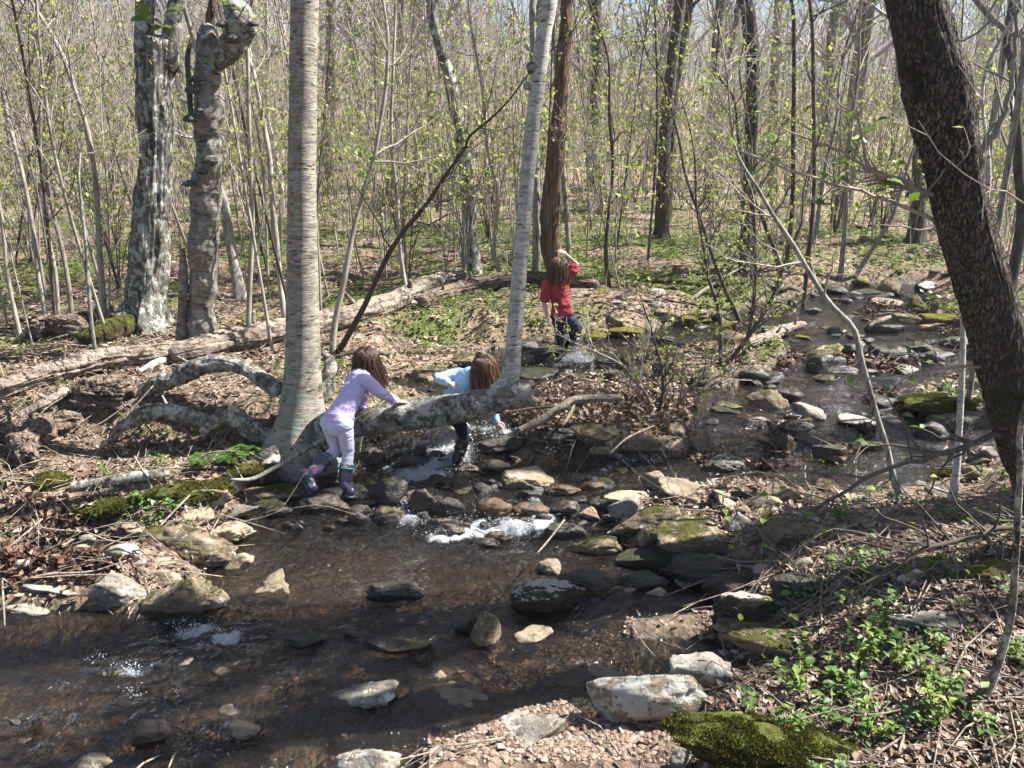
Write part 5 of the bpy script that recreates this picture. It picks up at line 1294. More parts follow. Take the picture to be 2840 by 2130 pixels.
px_log('stump', [(70, 1285, 60), (60, 1235, 80), (90, 1195, 74), (130, 1200, 50)], None, 0, 'rot_wood', 'crumbling rotten stump at the far left with a dark hollow', cat='stump', amp=.3, seed=7, hollow=True)
px_log('rotten_log', [(90, 925, 60), (140, 905, 70), (190, 905, 66), (230, 912, 40)], None, 0, 'rot_wood', 'dark broken log end behind the pale saplings at the far left', amp=.25, seed=8, hollow=True)
px_log('fallen_log', [(195, 900, 34), (250, 882, 40), (310, 880, 38), (340, 888, 20)], None, 0, 'rot_log', 'pale sunlit log piece left of the forked tree base', seed=9)
px_log('mossy_log', [(215, 945, 30), (290, 920, 66), (360, 900, 60), (420, 905, 40)], None, 0, 'moss', 'dark moss-covered log hump in the shade of the forked tree', seed=10)
px_log('arched_branch', [(368, 1128, 34), (390, 1095, 44), (440, 1065, 48), (500, 1040, 50), (560, 1012, 54), (610, 1002, 50), (660, 1012, 46), (710, 1040, 42), (748, 1066, 42), (775, 1080, 46)], 7.3, 6.95, 'lichen_wood', 'lichened branch arching from the birch base over the leaves', cat='branch', k=30, amp=.16, fr=(14, 14, 14), seed=11, n=90, lump=.2)
px_log('lichened_branch', [(300, 1235, 18), (335, 1190, 34), (385, 1158, 48), (440, 1142, 54), (500, 1146, 50), (560, 1165, 42), (610, 1180, 30)], 6.7, 6.85, 'lichen_wood', 'pale lichened branch lying below the arching one', cat='branch', k=30, amp=.16, fr=(14, 14, 14), seed=12, n=80, lump=.18)
px_log('birch_log', [(195, 1352, 26), (260, 1345, 30), (340, 1330, 32), (420, 1318, 30), (465, 1310, 24)], None, 0, 'lichen_wood', 'mossy pale-barked log piece along the left bank', amp=.1, seed=13)
px_log('birch_log', [(385, 1030, 14), (430, 1010, 22), (480, 985, 22), (490, 980, 18)], None, 0, 'birch_white', 'short silver birch piece under the fungus snag', amp=.1, seed=14)
px_log('stick', [(362, 1035, 10), (420, 1048, 9), (440, 1052, 6)], 7.7, 7.6, 'stick', 'short white stick beside the arching branch', cat='stick', k=8, amp=.05, seed=15, n=20)
px_log('stick', [(640, 1330, 8), (700, 1328, 14), (760, 1298, 14), (830, 1258, 14), (905, 1212, 13)], 6.0, 6.4, 'grey_bark', 'long bare pole leaning from the bank to the birch foot', cat='stick', k=12, amp=.05, seed=16, n=40)
px_log('stick', [(0, 1402, 8), (120, 1405, 9), (240, 1392, 9), (330, 1378, 7), (480, 1345, 4)], 5.9, 6.2, 'stick', 'long thin peeled stick lying over the mossy left bank', cat='stick', k=8, amp=.08, seed=17, n=40)
px_log('stick', [(205, 1318, 5), (290, 1230, 7), (340, 1165, 7), (425, 1070, 5)], 6.4, 6.9, 'stick', 'thin grey stick leaning on the lichened branch', cat='stick', k=8, seed=18, n=30)
px_log('stick', [(372, 1265, 6), (410, 1330, 7), (440, 1395, 5)], 6.2, 5.9, 'stick', 'bare twig slanting over the pale-barked log piece', cat='stick', k=8, seed=19, n=20)
px_log('stick', [(435, 1468, 5), (500, 1400, 6), (540, 1360, 5)], 5.4, 5.9, 'stick', 'bare twig leaning by the flat tan slab', cat='stick', k=8, seed=20, n=20)
px_log('stick', [(0, 1635, 7), (120, 1595, 8), (250, 1585, 7), (350, 1555, 5)], 4.75, 4.95, 'stick', 'thin branch over the shaded leaves of the left shore', cat='stick', k=8, seed=21, n=30)
px_log('stick', [(1478, 1547, 4), (1520, 1500, 6), (1565, 1442, 5)], 4.9, 5.5, 'stick', 'thin bare stick poking up beside the small round tan stone', cat='stick', k=8, seed=22, n=20)
px_log('driftwood', [(1440, 1195, 22), (1500, 1165, 24), (1560, 1128, 24), (1600, 1108, 22), (1720, 1104, 20)], 7.0, 7.2, 'stick', 'barkless curved driftwood on top of the leaf pile', amp=.15, seed=23)
px_log('stick', [(1560, 1180, 9), (1585, 1140, 9), (1600, 1105, 8)], 6.9, 7.2, 'stick', 'forked bleached stick standing in the leaf pile', cat='stick', k=8, seed=24, n=20)
px_log('stick', [(1390, 1145, 6), (1500, 1130, 8), (1620, 1120, 6)], 7.1, 7.2, 'sap_dark', 'dark thin stick lying along the leaf pile', cat='stick', k=8, seed=25, n=20)
px_log('stick', [(1690, 1260, 5), (1740, 1215, 7), (1812, 1182, 6)], 6.5, 6.8, 'stick', 'forked pale stick leaning on the mossy boulder', cat='stick', k=8, seed=26, n=20)
px_log('driftwood', [(2075, 955, 30), (2130, 935, 30), (2180, 910, 26), (2232, 895, 16)], None, 0, 'stick', 'grooved grey driftwood pointing up from the bar on the right', amp=.2, fr=(6, 25, 25), seed=27)
px_log('driftwood', [(2410, 905, 8), (2440, 890, 20), (2470, 878, 10)], 9.9, 10, 'stick', 'pale driftwood piece on the dark domed stone', seed=28, n=20)
px_log('stick', [(1700, 888, 10), (1800, 884, 10), (1900, 880, 16), (1960, 870, 8)], 11, 11.2, 'stick', 'bleached branch on the far bank right of the red-shirted child', cat='stick', k=8, seed=29, n=30)
px_log('stick', [(1860, 890, 12), (1920, 830, 14), (1990, 780, 10), (2060, 740, 6)], 11.5, 12.5, 'stick', 'grey branch lying toward the bushes on the far bank', cat='stick', k=8, seed=30, n=30)
px_log('mossy_log', [(1760, 776, 16), (1860, 780, 18), (1960, 790, 20), (2060, 782, 18)], None, 0, 'moss', 'low mossy log on the far bank left of the stream head', seed=31)
px_log('stump', [(1825, 760, 40), (1822, 730, 30), (1815, 700, 14)], 14.8, 14.9, 'rot_wood', 'small dark pointed stump in front of the torn-strip tree', cat='stump', amp=.25, seed=32, n=24)
px_log('driftwood', [(2700, 1930, 34), (2760, 1965, 36), (2840, 2010, 34)], 3.35, 3.2, 'rot_wood', 'dark charred-looking branch behind the curved foreground sapling', amp=.15, seed=33)
px_log('stick', [(2330, 2060, 8), (2420, 2045, 14), (2500, 2060, 10), (2600, 2030, 8), (2720, 2000, 6)], 3.15, 3.3, 'stick', 'broken brown stick beside the moss-covered boulder', cat='stick', k=8, seed=34, n=30)
px_log('stick', [(2310, 1350, 6), (2360, 1420, 6), (2440, 1500, 5)], 5.5, 5.0, 'stick', 'thin stick leaning down the right bank', cat='stick', k=8, seed=35, n=20)
px_log('driftwood', [(2355, 1472, 16), (2420, 1440, 16), (2500, 1400, 14)], 5.0, 5.3, 'stick', 'grey bark strip lying on the right bank', seed=36, n=30)
px_log('stick', [(-20, 990, 12), (60, 985, 14), (150, 985, 10)], 9, 9.1, 'stick', 'broken stick among debris by the rotten log', cat='stick', k=8, seed=37, n=20)
px_log('stick', [(340, 915, 12), (400, 917, 16), (470, 920, 12), (510, 935, 10)], 9.5, 9.6, 'sap_dark', 'dark curved branch between the forked tree and the snag', cat='branch', k=8, seed=38, n=20)
px_log('fallen_log', [(-40, 820, 14), (120, 812, 16), (300, 815, 16)], None, 0, 'rot_log', 'thin fallen trunk far behind the pale saplings', seed=39)
px_log('stick', [(1080, 985, 8), (1030, 975, 14), (970, 978, 14), (910, 1000, 8)], 8.6, 8.3, 'dark_bark', 'dark branch lying behind the lilac child', cat='branch', k=10, seed=40, n=30)
# ------------------------------------------------------------------ the wood behind: saplings and trees, each one a thing
def proto(kind, seed):
    """returns (trunk mesh builder, crown mesh builder, materials) with its foot at the origin"""
    rg = np.random.default_rng(seed)
    if kind == 'sapling':
        h = rg.uniform(3.6, 6.8); r = rg.uniform(.011, .024); ln = rg.normal(size=2) * .09 * h
        P = np.array([[0, 0, -.1], [ln[0] * .15, ln[1] * .15, h * .3], [ln[0] * .5, ln[1] * .5, h * .65], [ln[0], ln[1], h]]) + np.vstack([np.zeros(3), rg.normal(size=(3, 3)) * .06]); R = np.array([r, r * .8, r * .55, .003])
        P, R = resample(P, R, 22); tk = MB(); v, f = tube(P, R, 6); tk.add(v, f)
        n1 = int(rg.integers(12, 18))
        cr, _ = branch_crown(rg, P, R, n1, n1 * 4, n1 * 8, (.5, 1.5), (.25, .7), (.12, .35), t0=.2, nleaf=int(rg.integers(90, 300)), leafL=(.035, .07), up=.55, k1=4, ang1=(20, 50), rmin=.0035)
    elif kind == 'bush':
        tk = MB(); cr = MB(); st = []; sr = []
        for i in range(int(rg.integers(7, 12))):
            a = rg.uniform(0, 6.28); h = rg.uniform(1.4, 3.2); s = rg.uniform(.15, .5) * h
            P, R = resample([[0, 0, -.05], [math.cos(a) * s * .35, math.sin(a) * s * .35, h * .5], [math.cos(a) * s, math.sin(a) * s, h]], [.012, .008, .003], 12)
            v, f = tube(P, R, 5); tk.add(v, f); st.append(P); sr.append(R)
        st, sr = np.array(st), np.array(sr)
        b, rb = grow(rg, st, sr, 60, .2, .97, (20, 50), (.25, .8), 5, .3, .06, .6, .35, .003); v, f = tubes(b, rb, 3); cr.add(v, f, 0)
        c, rc = grow(rg, b, rb, 130, .1, .97, (20, 60), (.1, .35), 4, .1, .08, .6, .4, .0025); v, f = tubes(c, rc, 3); cr.add(v, f, 0)
        nl = int(rg.integers(120, 420)); idx = rg.integers(0, len(c), nl); pos = c[idx, -1] * .6 + c[idx, 1] * .4; L = rg.uniform(.035, .07, nl)
        v, f = kites(pos, rg.normal(size=(nl, 3)) * [1, 1, .5], norm(rg.normal(size=(nl, 3)) * .5 + [0, 0, 1]), L, L * .65); cr.add(v, f, 1)
    else:
        h = rg.uniform(15, 20); r = rg.uniform(.10, .2); ln = rg.normal(size=2) * .06 * h
        P = np.array([[0, 0, -.3], [ln[0] * .1, ln[1] * .1, h * .25], [ln[0] * .5, ln[1] * .5, h * .6], [ln[0], ln[1], h]]) + np.vstack([np.zeros(3), rg.normal(size=(3, 3)) * .15]); R = np.array([r * 1.3, r, r * .7, .02])
        P, R = resample(P, R, 34); tk = MB(); v, f = tube(P, R, 12, True, bark_disp(rg, .08, (6, 6, 2))); tk.add(v, f)
        n1 = int(rg.integers(20, 28))
        cr, _ = branch_crown(rg, P, R, n1, n1 * 5, n1 * 13, (2, 4.5), (.8, 2.2), (.4, 1.2), t0=.18, nleaf=int(rg.integers(150, 500)), leafL=(.07, .13), up=.35, k1=5, ang1=(30, 65), rmin=.007)
    return tk, cr
def make(kind, seed, tm, cm, lm='leaf_spring'):
    tk, cr = proto(kind, seed)
    a = tk.build('trunk' if kind != 'bush' else 'stems', M[tm]); b = cr.build('crown', [M[cm], M[lm]])
    for o in (a, b): SC.collection.objects.unlink(o)
    return a, b
PRO = {'sapling': [make('sapling', 100 + i, 'sap' if i % 4 else 'sap_dark', 'twig' if i % 4 else 'sap_dark') for i in range(12)],
       'bush': [make('bush', 200 + i, 'sap' if i % 2 else 'sap_dark', 'twig' if i % 2 else 'sap_dark') for i in range(5)],
       'tree': [make('tree', 300 + i, 'trunk_far', 'twig_far') for i in range(6)]}
LAND = [(-200, 'left edge'), (160, 'pale sapling clump'), (430, 'forked lichen tree'), (570, 'fungus snag'), (840, 'large birch'), (1050, 'crooked dark sapling'), (1290, 'curved grey tree'), (1490, 'slim birch'), (1560, 'shaggy dead trunk'), (1840, 'torn-strip trunk'), (2075, 'ivy-rough tree'), (2255, 'straight black stem'), (2640, 'leaning trunk'), (2840, 'right edge')]
PLACED = []
def put(kind, i, x, y, rz, sc, tilt):
    a, b = PRO[kind][i]
    z = gz(x, y)
    r = bpy.data.objects.new({'sapling': 'sapling', 'bush': 'bush', 'tree': 'tree'}[kind], None); r.empty_display_size = .1
    r.location = (x, y, z); r.rotation_euler = (tilt[0], tilt[1], rz); r.scale = (sc, sc, sc)
    SC.collection.objects.link(r)
    for q in (a, b):
        c = q.copy(); SC.collection.objects.link(c); c.parent = r
    PLACED.append((r, kind, x, y, i, tilt))
rng = np.random.default_rng(2024)
def spots(n, ymin, ymax, gap, spread=.68):
    out = []
    t = 0
    while len(out) < n and t < n * 40:
        t += 1
        y = math.sqrt(rng.uniform(ymin ** 2, ymax ** 2)); x = rng.uniform(-1, 1) * (spread * y + .3)
        if y < 17 and stream(np.array([x]), np.array([y]))[0] > -.35: continue
        if y < 12 and abs(x) < 1.0: continue
        if any((x - a) ** 2 + (y - b) ** 2 < gap * gap for a, b in out): continue
        out.append((x, y))
    return out
for (x, y) in spots(170, 11.5, 29, .5): put('sapling', int(rng.integers(12)), x, y, rng.uniform(0, 6.28), rng.uniform(.8, 1.35), (rng.normal() * .09, rng.normal() * .09))
for (x, y) in [p for p in spots(46, 8.5, 11.5, .5) if p[0] < -2.2 and not 330 < project(np.array([p[0], p[1], .6]))[0] < 720]: put('sapling', int(rng.integers(12)), x, y, rng.uniform(0, 6.28), rng.uniform(.8, 1.1), (rng.normal() * .09, rng.normal() * .09))
for (x, y) in spots(62, 10.5, 26, .9): put('bush', int(rng.integers(5)), x, y, rng.uniform(0, 6.28), rng.uniform(.7, 1.3), (0, 0))
for (x, y) in spots(70, 23, 62, 1.6, .72): put('tree', int(rng.integers(6)), x, y, rng.uniform(0, 6.28), rng.uniform(.75, 1.15), (rng.normal() * .04, rng.normal() * .05))
# labels: which gap between landmark trunks it stands in, which row, and its turn from the left
cells = {}
for r, kind, x, y, i, tilt in PLACED:
    px, _ = project(np.array([x, y, gz(x, y)]))
    k = max(j for j, (lx, _) in enumerate(LAND) if lx <= max(px, -200)); k = min(k, len(LAND) - 2)
    row = ('front', 'second', 'third', 'back')[min(3, int((y - 8) / 6))] if kind != 'tree' else ('nearer', 'middle', 'distant', 'hillside')[min(3, int((y - 17) / 11))]
    cells.setdefault((kind, k, row), []).append((px, r, i, tilt))
for (kind, k, row), L in cells.items():
    L.sort(key=lambda q: q[0])
    for j, (px, r, i, tilt) in enumerate(L):
        col = {'sapling': 'dark' if i % 4 == 0 else 'pale', 'bush': 'dark' if i % 2 == 0 else 'pale', 'tree': 'grey'}[kind]
        pos = 'only one' if len(L) == 1 else (ORD[min(j, 15)] + ' from left')
        tag(r, f"{col} {kind}, {pos}, {row} row, between {LAND[k][1]} and {LAND[k + 1][1]}", kind, {'sapling': 'slender saplings in the wood', 'bush': 'twiggy bushes in the wood', 'tree': 'bare trees in the wood'}[kind])

# the wooded hillside as one mass of bare stems and twigs
def far_wood(n, ymin, ymax, seed, hmin, hmax, rmin, name, label, leaf=1.0, hgt=None):
    rg = np.random.default_rng(seed)
    y = np.sqrt(rg.uniform(ymin ** 2, ymax ** 2, n)); x = rg.uniform(-1, 1, n) * .72 * y
    if ymin < 17:
        k = stream(x, y) < -.3; x, y = x[k], y[k]; n = len(x)
    h = rg.uniform(hmin, hmax, n)
    z = ground(x, y); ln = rg.normal(size=(n, 2)) * .10 * h[:, None]
    t = np.linspace(0, 1, 6)[None, :, None]
    P = np.stack([x, y, z], 1)[:, None] + np.concatenate([ln[:, None] * t ** 1.5, t * h[:, None, None]], 2) + rg.normal(size=(n, 6, 3)) * .02 * h[:, None, None] * (t > 0)
    R = np.maximum((h * rg.uniform(.0028, .006, n))[:, None] * np.linspace(1, .25, 6), rmin)
    mb = MB(); v, f = tubes(P, R, 4); mb.add(v, f, 0)
    b, rb = grow(rg, P, R, n * 9, .15, .98, (18, 50), (hmax * .12, hmax * .30), 4, .45, .05, .55, .35, rmin * .8); v, f = tubes(b, rb, 3); mb.add(v, f, 1)
    c, rc = grow(rg, b, rb, n * 22, .1, .98, (20, 55), (hmax * .05, hmax * .14), 3, .2, .06, .6, .5, rmin * .6); v, f = tubes(c, rc, 3); mb.add(v, f, 1)
    nl = int(n * 22 * leaf); idx = rg.integers(0, len(c), nl); L = rg.uniform(.05, .10, nl) * (1 + ymin / 40)
    v, f = kites(c[idx, -1], rg.normal(size=(nl, 3)), norm(rg.normal(size=(nl, 3)) + [0, 0, .6]), L, L * .7); mb.add(v, f, 2)
    return tag(mb.build(name, [M['sap'] if ymax < 35 else M['trunk_far'], M['twig'] if ymax < 35 else M['twig_far'], M['leaf_spring']]), label, 'woods', kind='stuff')
far_wood(900, 11.5, 32, 51, 1.0, 3.6, .003, 'undergrowth', 'dense tangle of thin bare shoots with pale green buds filling the wood', 1.1)
far_wood(1500, 28, 60, 52, 2.5, 5.5, .006, 'undergrowth', 'mass of bare brush and budding twigs on the lower hillside', .3)
far_wood(1100, 50, 100, 53, 3.5, 7, .012, 'far_woods', 'purplish grey haze of leafless trees covering the hill behind', .1)
# ------------------------------------------------------------------ the three children
def capsule(p0, p1, r0, r1, side=None, flat=1.0, k=20):
    p0, p1 = np.asarray(p0, float), np.asarray(p1, float); L = np.linalg.norm(p1 - p0); a = (p1 - p0) / L
    s = np.array([1., 0, 0]) if side is None else np.asarray(side, float)
    s = s - a * (s @ a)
    if np.linalg.norm(s) < 1e-3: s = np.array([0, 1., 0]) - a * a[1]
    s /= np.linalg.norm(s); t = np.cross(a, s)
    off = []; rad = []
    for q in np.linspace(-90, 0, 6): off.append(r0 * math.sin(math.radians(q)) * min(1, 1)); rad.append(max(r0 * math.cos(math.radians(q)), 1e-4))
    for q in np.linspace(0, 1, 6)[1:-1]: off.append(L * q); rad.append(r0 + (r1 - r0) * q)
    for q in np.linspace(0, 90, 6): off.append(L + r1 * math.sin(math.radians(q))); rad.append(max(r1 * math.cos(math.radians(q)), 1e-4))
    th = np.arange(k) / k * 2 * math.pi
    off = np.array(off)[:, None, None]; rad = np.array(rad)[:, None, None]
    V = p0 + a * off + (s * np.cos(th)[None, :, None] + t * (np.sin(th) * flat)[None, :, None]) * rad
    n = len(V); i = np.arange(n - 1)[:, None] * k; j = np.arange(k)[None]
    f = np.stack([i + j, i + (j + 1) % k, i + k + (j + 1) % k, i + k + j], -1).reshape(-1, 4)
    return V.reshape(-1, 3), [f, np.arange(k)[None, ::-1], (n - 1) * k + np.arange(k)[None]]

def fuse(caps, voxel, smooth_it, name, mat, parent, loc, wrinkle=0, wfr=(14, 14, 30), extra=None):
    me = bpy.data.meshes.new('tmp'); V = []; Fs = []; o = 0
    for c in caps:
        v, fs = capsule(*c[:4], **(c[4] if len(c) > 4 else {})); V.append(v)
        for f in fs: Fs += (f + o).tolist()
        o += len(v)
    for v, f in (extra or []):
        V.append(v); Fs += (f + o).tolist(); o += len(v)
    me.from_pydata(np.concatenate(V).tolist(), [], Fs); ob = bpy.data.objects.new('tmp', me); SC.collection.objects.link(ob)
    m = ob.modifiers.new('r', 'REMESH'); m.mode = 'VOXEL'; m.voxel_size = voxel; m.use_smooth_shade = True
    m = ob.modifiers.new('s', 'SMOOTH'); m.iterations = smooth_it; m.factor = .5
    dg = bpy.context.evaluated_depsgraph_get(); dg.update()
    nm = bpy.data.meshes.new_from_object(ob.evaluated_get(dg)); bpy.data.objects.remove(ob)
    n = len(nm.vertices); co = np.zeros(n * 3, np.float32); nm.vertices.foreach_get('co', co); co = co.reshape(-1, 3).astype(float)
    if wrinkle:
        nr = np.zeros(n * 3, np.float32); nm.vertices.foreach_get('normal', nr); nr = nr.reshape(-1, 3)
        w = fbm(co * np.array(wfr), 3, 7); w = 1 - np.abs(w) * 1.6
        co = co + nr * (w * wrinkle)[:, None]
    co = co - np.asarray(loc); nm.vertices.foreach_set('co', co.astype(np.float32).ravel())
    nm.polygons.foreach_set('use_smooth', np.ones(len(nm.polygons), bool)); nm.materials.clear(); nm.materials.append(mat); nm.update(); nm.name = name
    r = bpy.data.objects.new(name, nm); SC.collection.objects.link(r); r.parent = parent
    return r

def hand(wr, tip, palm_n, thumb_side, size, spread=.25, curl=.25, lens=(.82, .96, 1.0, .88)):
    """wrist, fingertip target, palm normal; four unequal fingers and a thumb, as capsules"""
    wr, tip = np.asarray(wr, float), np.asarray(tip, float); a = norm(tip - wr); n = norm(palm_n - a * (np.asarray(palm_n) @ a)); s = np.cross(a, n) * thumb_side
    out = [(wr, wr + a * size * .30, size * .15, size * .18, dict(side=s, flat=.6))]
    for j, q in enumerate((-1.5, -.5, .5, 1.5)):
        out.append((wr + a * size * .12 + s * q * size * .05, wr + a * size * .46 + s * q * size * .115, size * .085, size * .062, {}))
        b = wr + a * size * .46 + s * q * size * .115; L = size * .5 * lens[j]
        d1 = norm(a + s * q * spread * .5 + n * curl * .3); d2 = norm(a + s * q * spread * .5 + n * curl * 1.1); d3 = norm(a + s * q * spread * .4 + n * curl * 1.9)
        p1 = b + d1 * L * .45; p2 = p1 + d2 * L * .32; p3 = p2 + d3 * L * .23
        r = size * .050
        out += [(b, p1, r * 1.1, r, {}), (p1, p2, r, r * .9, {}), (p2, p3, r * .9, r * .75, {})]
    b = wr + a * size * .14 + s * size * .16; t1 = b + norm(a * .7 + s * .75 + n * .2) * size * .24; t2 = t1 + norm(a + s * .35 + n * .3) * size * .2
    out += [(wr + a * size * .05, b, size * .12, size * .08, {}), (b, t1, size * .075, size * .062, {}), (t1, t2, size * .06, size * .048, {})]
    return out

def head(c, up, face, r):
    """skull, jaw, nose, brow, ears around the centre c"""
    c = np.asarray(c, float); up = norm(np.asarray(up, float)); f = norm(np.asarray(face, float) - up * (np.asarray(face, float) @ up)); s = np.cross(f, up)
    out = [(c - f * r * .12 + up * r * .2, c + f * r * .12 + up * r * .18, r * .88, r * .84, {}),
           (c - up * r * .15 + f * r * .15, c - up * r * .75 + f * r * .45, r * .72, r * .36, {}),
           (c + f * r * .9 + up * r * .1, c + f * r * 1.08 - up * r * .22, r * .09, r * .14, {}),
           (c + f * r * .78 + up * r * .22 - s * r * .35, c + f * r * .78 + up * r * .22 + s * r * .35, r * .13, r * .13, {}),
           (c + f * r * .72 - up * r * .52 - s * r * .16, c + f * r * .72 - up * r * .52 + s * r * .16, r * .10, r * .10, {})]
    for q in (-1, 1): out.append((c + s * q * r * .86 + up * r * .15, c + s * q * r * .88 - up * r * .2, r * .14, r * .10, dict(side=f, flat=.5)))
    return out

def hair(c, up, face, r, length, n, rng, mat, parent, loc, bias=(0, 0, 0), push=None, width=.0022, sideways=0.0, front=.35):
    c = np.asarray(c, float); up = norm(np.asarray(up, float)); f = norm(np.asarray(face, float) - up * (np.asarray(face, float) @ up)); s = np.cross(f, up)
    out = []; rad = []; bias = np.asarray(bias, float)
    m = 16
    while len(out) < n:
        d = norm(rng.normal(size=3))
        if d @ f > front and d @ up < .72: continue
        if d @ up < -.15: continue
        P = [c + up * r * .15 + d * r * .93]; cur = d.copy(); L = rng.uniform(*length); st = L / (m - 1); off = c + up * r * .15
        side = 1 if d @ s > 0 else -1
        vel = norm(np.cross(np.cross(d, [0, 0, -1.] + .9 * s * side * max(0, d @ up) + bias * .5), d))
        wav = rng.normal(size=3) * .11; amp = rng.uniform(.3, 1.2); ph = rng.uniform(0, 6)
        for k in range(1, m):
            g = norm(np.array([0, 0, -1.]) + bias * (.3 + k / m) + wav + amp * .22 * np.array([math.sin(k * .8 + ph), math.cos(k * .7 + ph), 0]))
            vel = norm(vel * .62 + g * .5)
            p = P[-1] + vel * st
            q = p - off; dist = np.linalg.norm(q); lim = r * (1.02 + .10 * rng.uniform())
            if dist < lim: p = off + q / dist * lim; 
            if push is not None:
                for (pc, pr) in push:
                    w = p - pc; dd = np.linalg.norm(w)
                    if dd < pr: p = pc + w / dd * pr
            P.append(p)
        out.append(P); rad.append(width * rng.uniform(.6, 1.3) * np.concatenate([[.8], np.ones(m - 5), [.85, .7, .45, .15]]))
    mb = MB(); v, fs = tubes(np.array(out), np.array(rad), 4); mb.add(v - loc, fs)
    D, Fc = ICO[3]                                         # the hair lying on the scalp
    k = (D @ f < .62) | (D @ up > .55); keepf = k[Fc].all(1)
    Rm = np.stack([s, f, up], 1)
    mb.add((off := c + up * r * .15) + D * r * .985 - loc, Fc[keepf])
    return mb.build('hair', mat, parent)

def skin(name, c):
    t = NT(name); t.b.inputs['Subsurface Weight'].default_value = .08; t.b.inputs['Subsurface Radius'].default_value = (.02, .008, .004)
    return t.fin(t.mix(t.noise(30, 3), tuple(q * .9 for q in c), c), .5, spec=.35)
def cloth(name, c, fr=160, wr=.004, dirt=None, var=.14):
    t = NT(name)
    col = t.mix(t.noise(22, 5), tuple(q * (1 - var) for q in c), c)
    if dirt: col = t.mix(t.ramp(t.noise(9, 5), [(.58, 0.0), (.68, .55)]), col, dirt)
    h = t.math('ADD', t.noise(fr, 2), t.math('MULTIPLY', t.noise(17, 3, None, .6, 1.0), 2.0))
    return t.fin(col, .85, t.bump(h, wr), .2)
def hairmat(name, a, b):
    t = NT(name); t.fin(t.ramp(t.island(), [(0, a), (.75, b), (1, tuple(q * 1.7 for q in b))]), .38, spec=.5); return t.m
M['skin'] = skin('skin', (.60, .36, .26))
M['lilac'] = cloth('lilac_shirt_cloth', (.66, .54, .84)); M['pale_leg'] = cloth('pale_leggings_cloth', (.70, .69, .83), dirt=(.38, .36, .44))
M['blue'] = cloth('blue_shirt_cloth', (.42, .62, .84)); M['black_cloth'] = cloth('black_leggings_cloth', (.018, .018, .026))
M['red'] = cloth('red_shirt_cloth', (.40, .06, .068)); M['navy'] = cloth('slate_trousers_cloth', (.045, .052, .075))
M['hair_dark'] = hairmat('dark_brown_hair', (.03, .014, .010), (.065, .03, .02)); M['hair_brown'] = hairmat('brown_hair', (.035, .016, .009), (.11, .052, .028)); M['hair_mid'] = hairmat('mid_brown_hair', (.045, .025, .016), (.11, .062, .038))
def rubber(name, c):
    t = NT(name); return t.fin(c, .22, t.bump(t.noise(30, 2), .002), .6)
M['boot_black'] = rubber('black_rubber', (.012, .012, .014))
t = NT('patterned_rubber'); q = t.n('ShaderNodeTexVoronoi'); q.inputs['Scale'].default_value = 28; t.l(t.co, q.inputs['Vector']); sp = t.n('ShaderNodeSeparateColor'); t.l(q.outputs['Color'], sp.inputs[0])
M['boot_pat'] = t.fin(t.ramp(sp.outputs[0], [(0, (.02, .018, .05)), (.35, (.05, .045, .11)), (.5, (.14, .03, .09)), (.62, (.05, .08, .10)), (.85, (.025, .02, .05)), (.94, (.25, .3, .26)), (1, (.3, .24, .08))]), .25, spec=.6)
M['boot_trim'] = rubber('teal_rubber', (.10, .24, .25)); M['buckle'] = plain('metal_buckle', (.5, .5, .5), .3); M['eye'] = plain('eye', (.05, .04, .03), .2, spec=.6)

def ring(c, n, r, th, name, mat, parent, loc, side=None, flat=1.0, arc=(0, 6.2832)):
    n = norm(np.asarray(n, float)); s = np.array([1., 0, 0]) if side is None else np.asarray(side, float); s = norm(s - n * (s @ n)); t_ = np.cross(n, s)
    a = np.linspace(arc[0], arc[1], 25); P = c + (s * np.cos(a)[:, None] + t_ * np.sin(a)[:, None] * flat) * r
    v, f = tube(P, np.full(25, th), 8); mb = MB(); mb.add(v - loc, f); return mb.build(name, mat, parent)

def boot(knee, ank, toe, r, mat, trim, parent, loc, handle=True, buckle=False, top=.55, sole_d=None):
    """rubber boot: shaft up the shin, foot, sole, rim"""
    knee, ank, toe = (np.asarray(q, float) for q in (knee, ank, toe))
    tp = ank + (knee - ank) * top; a = norm(tp - ank); f = norm(toe - ank)
    dn = norm(-a - f * (-(a @ f))) if sole_d is None else norm(np.asarray(sole_d, float))
    s = np.cross(a, f)
    b = fuse([(tp, ank, r * 1.18, r * .92, {}), (ank, ank + f * .01 + dn * r * .9, r * .9, r * .95, {}), (ank + dn * r * .8 - f * r * .3, toe + dn * r * .4, r * .85, r * .72, dict(side=s)), (ank + dn * r * .9, toe + dn * r * .7, r * .75, r * .6, dict(side=s))],
             .006, 6, 'boot', mat, parent, loc, .0015, (20, 20, 20))
    so = fuse([(ank + dn * r * 1.65 - f * r * .5, toe + dn * r * 1.25, r * .78, r * .72, dict(side=s, flat=.22))], .005, 2, 'sole', trim if handle else mat, b, loc)
    ring(tp, a, r * 1.2, .007, 'rim', trim, b, loc)
    if handle:
        for q in (-1, 1): ring(tp + s * q * r * 1.15 + a * .012, f, .026, .0045, 'pull_handle', trim, b, loc, side=s)
    if buckle:
        ring(tp - a * .07, a, r * 1.22, .006, 'strap', mat, b, loc, flat=1.0)
        mb = MB(); c = tp - a * .07 + np.array([.25, -1, 0]) * r * 1.2; v, fs = capsule(c - s * .014, c + s * .014, .012, .012); mb.add(v - loc, fs); mb.build('buckle', M['buckle'], b)
    return b

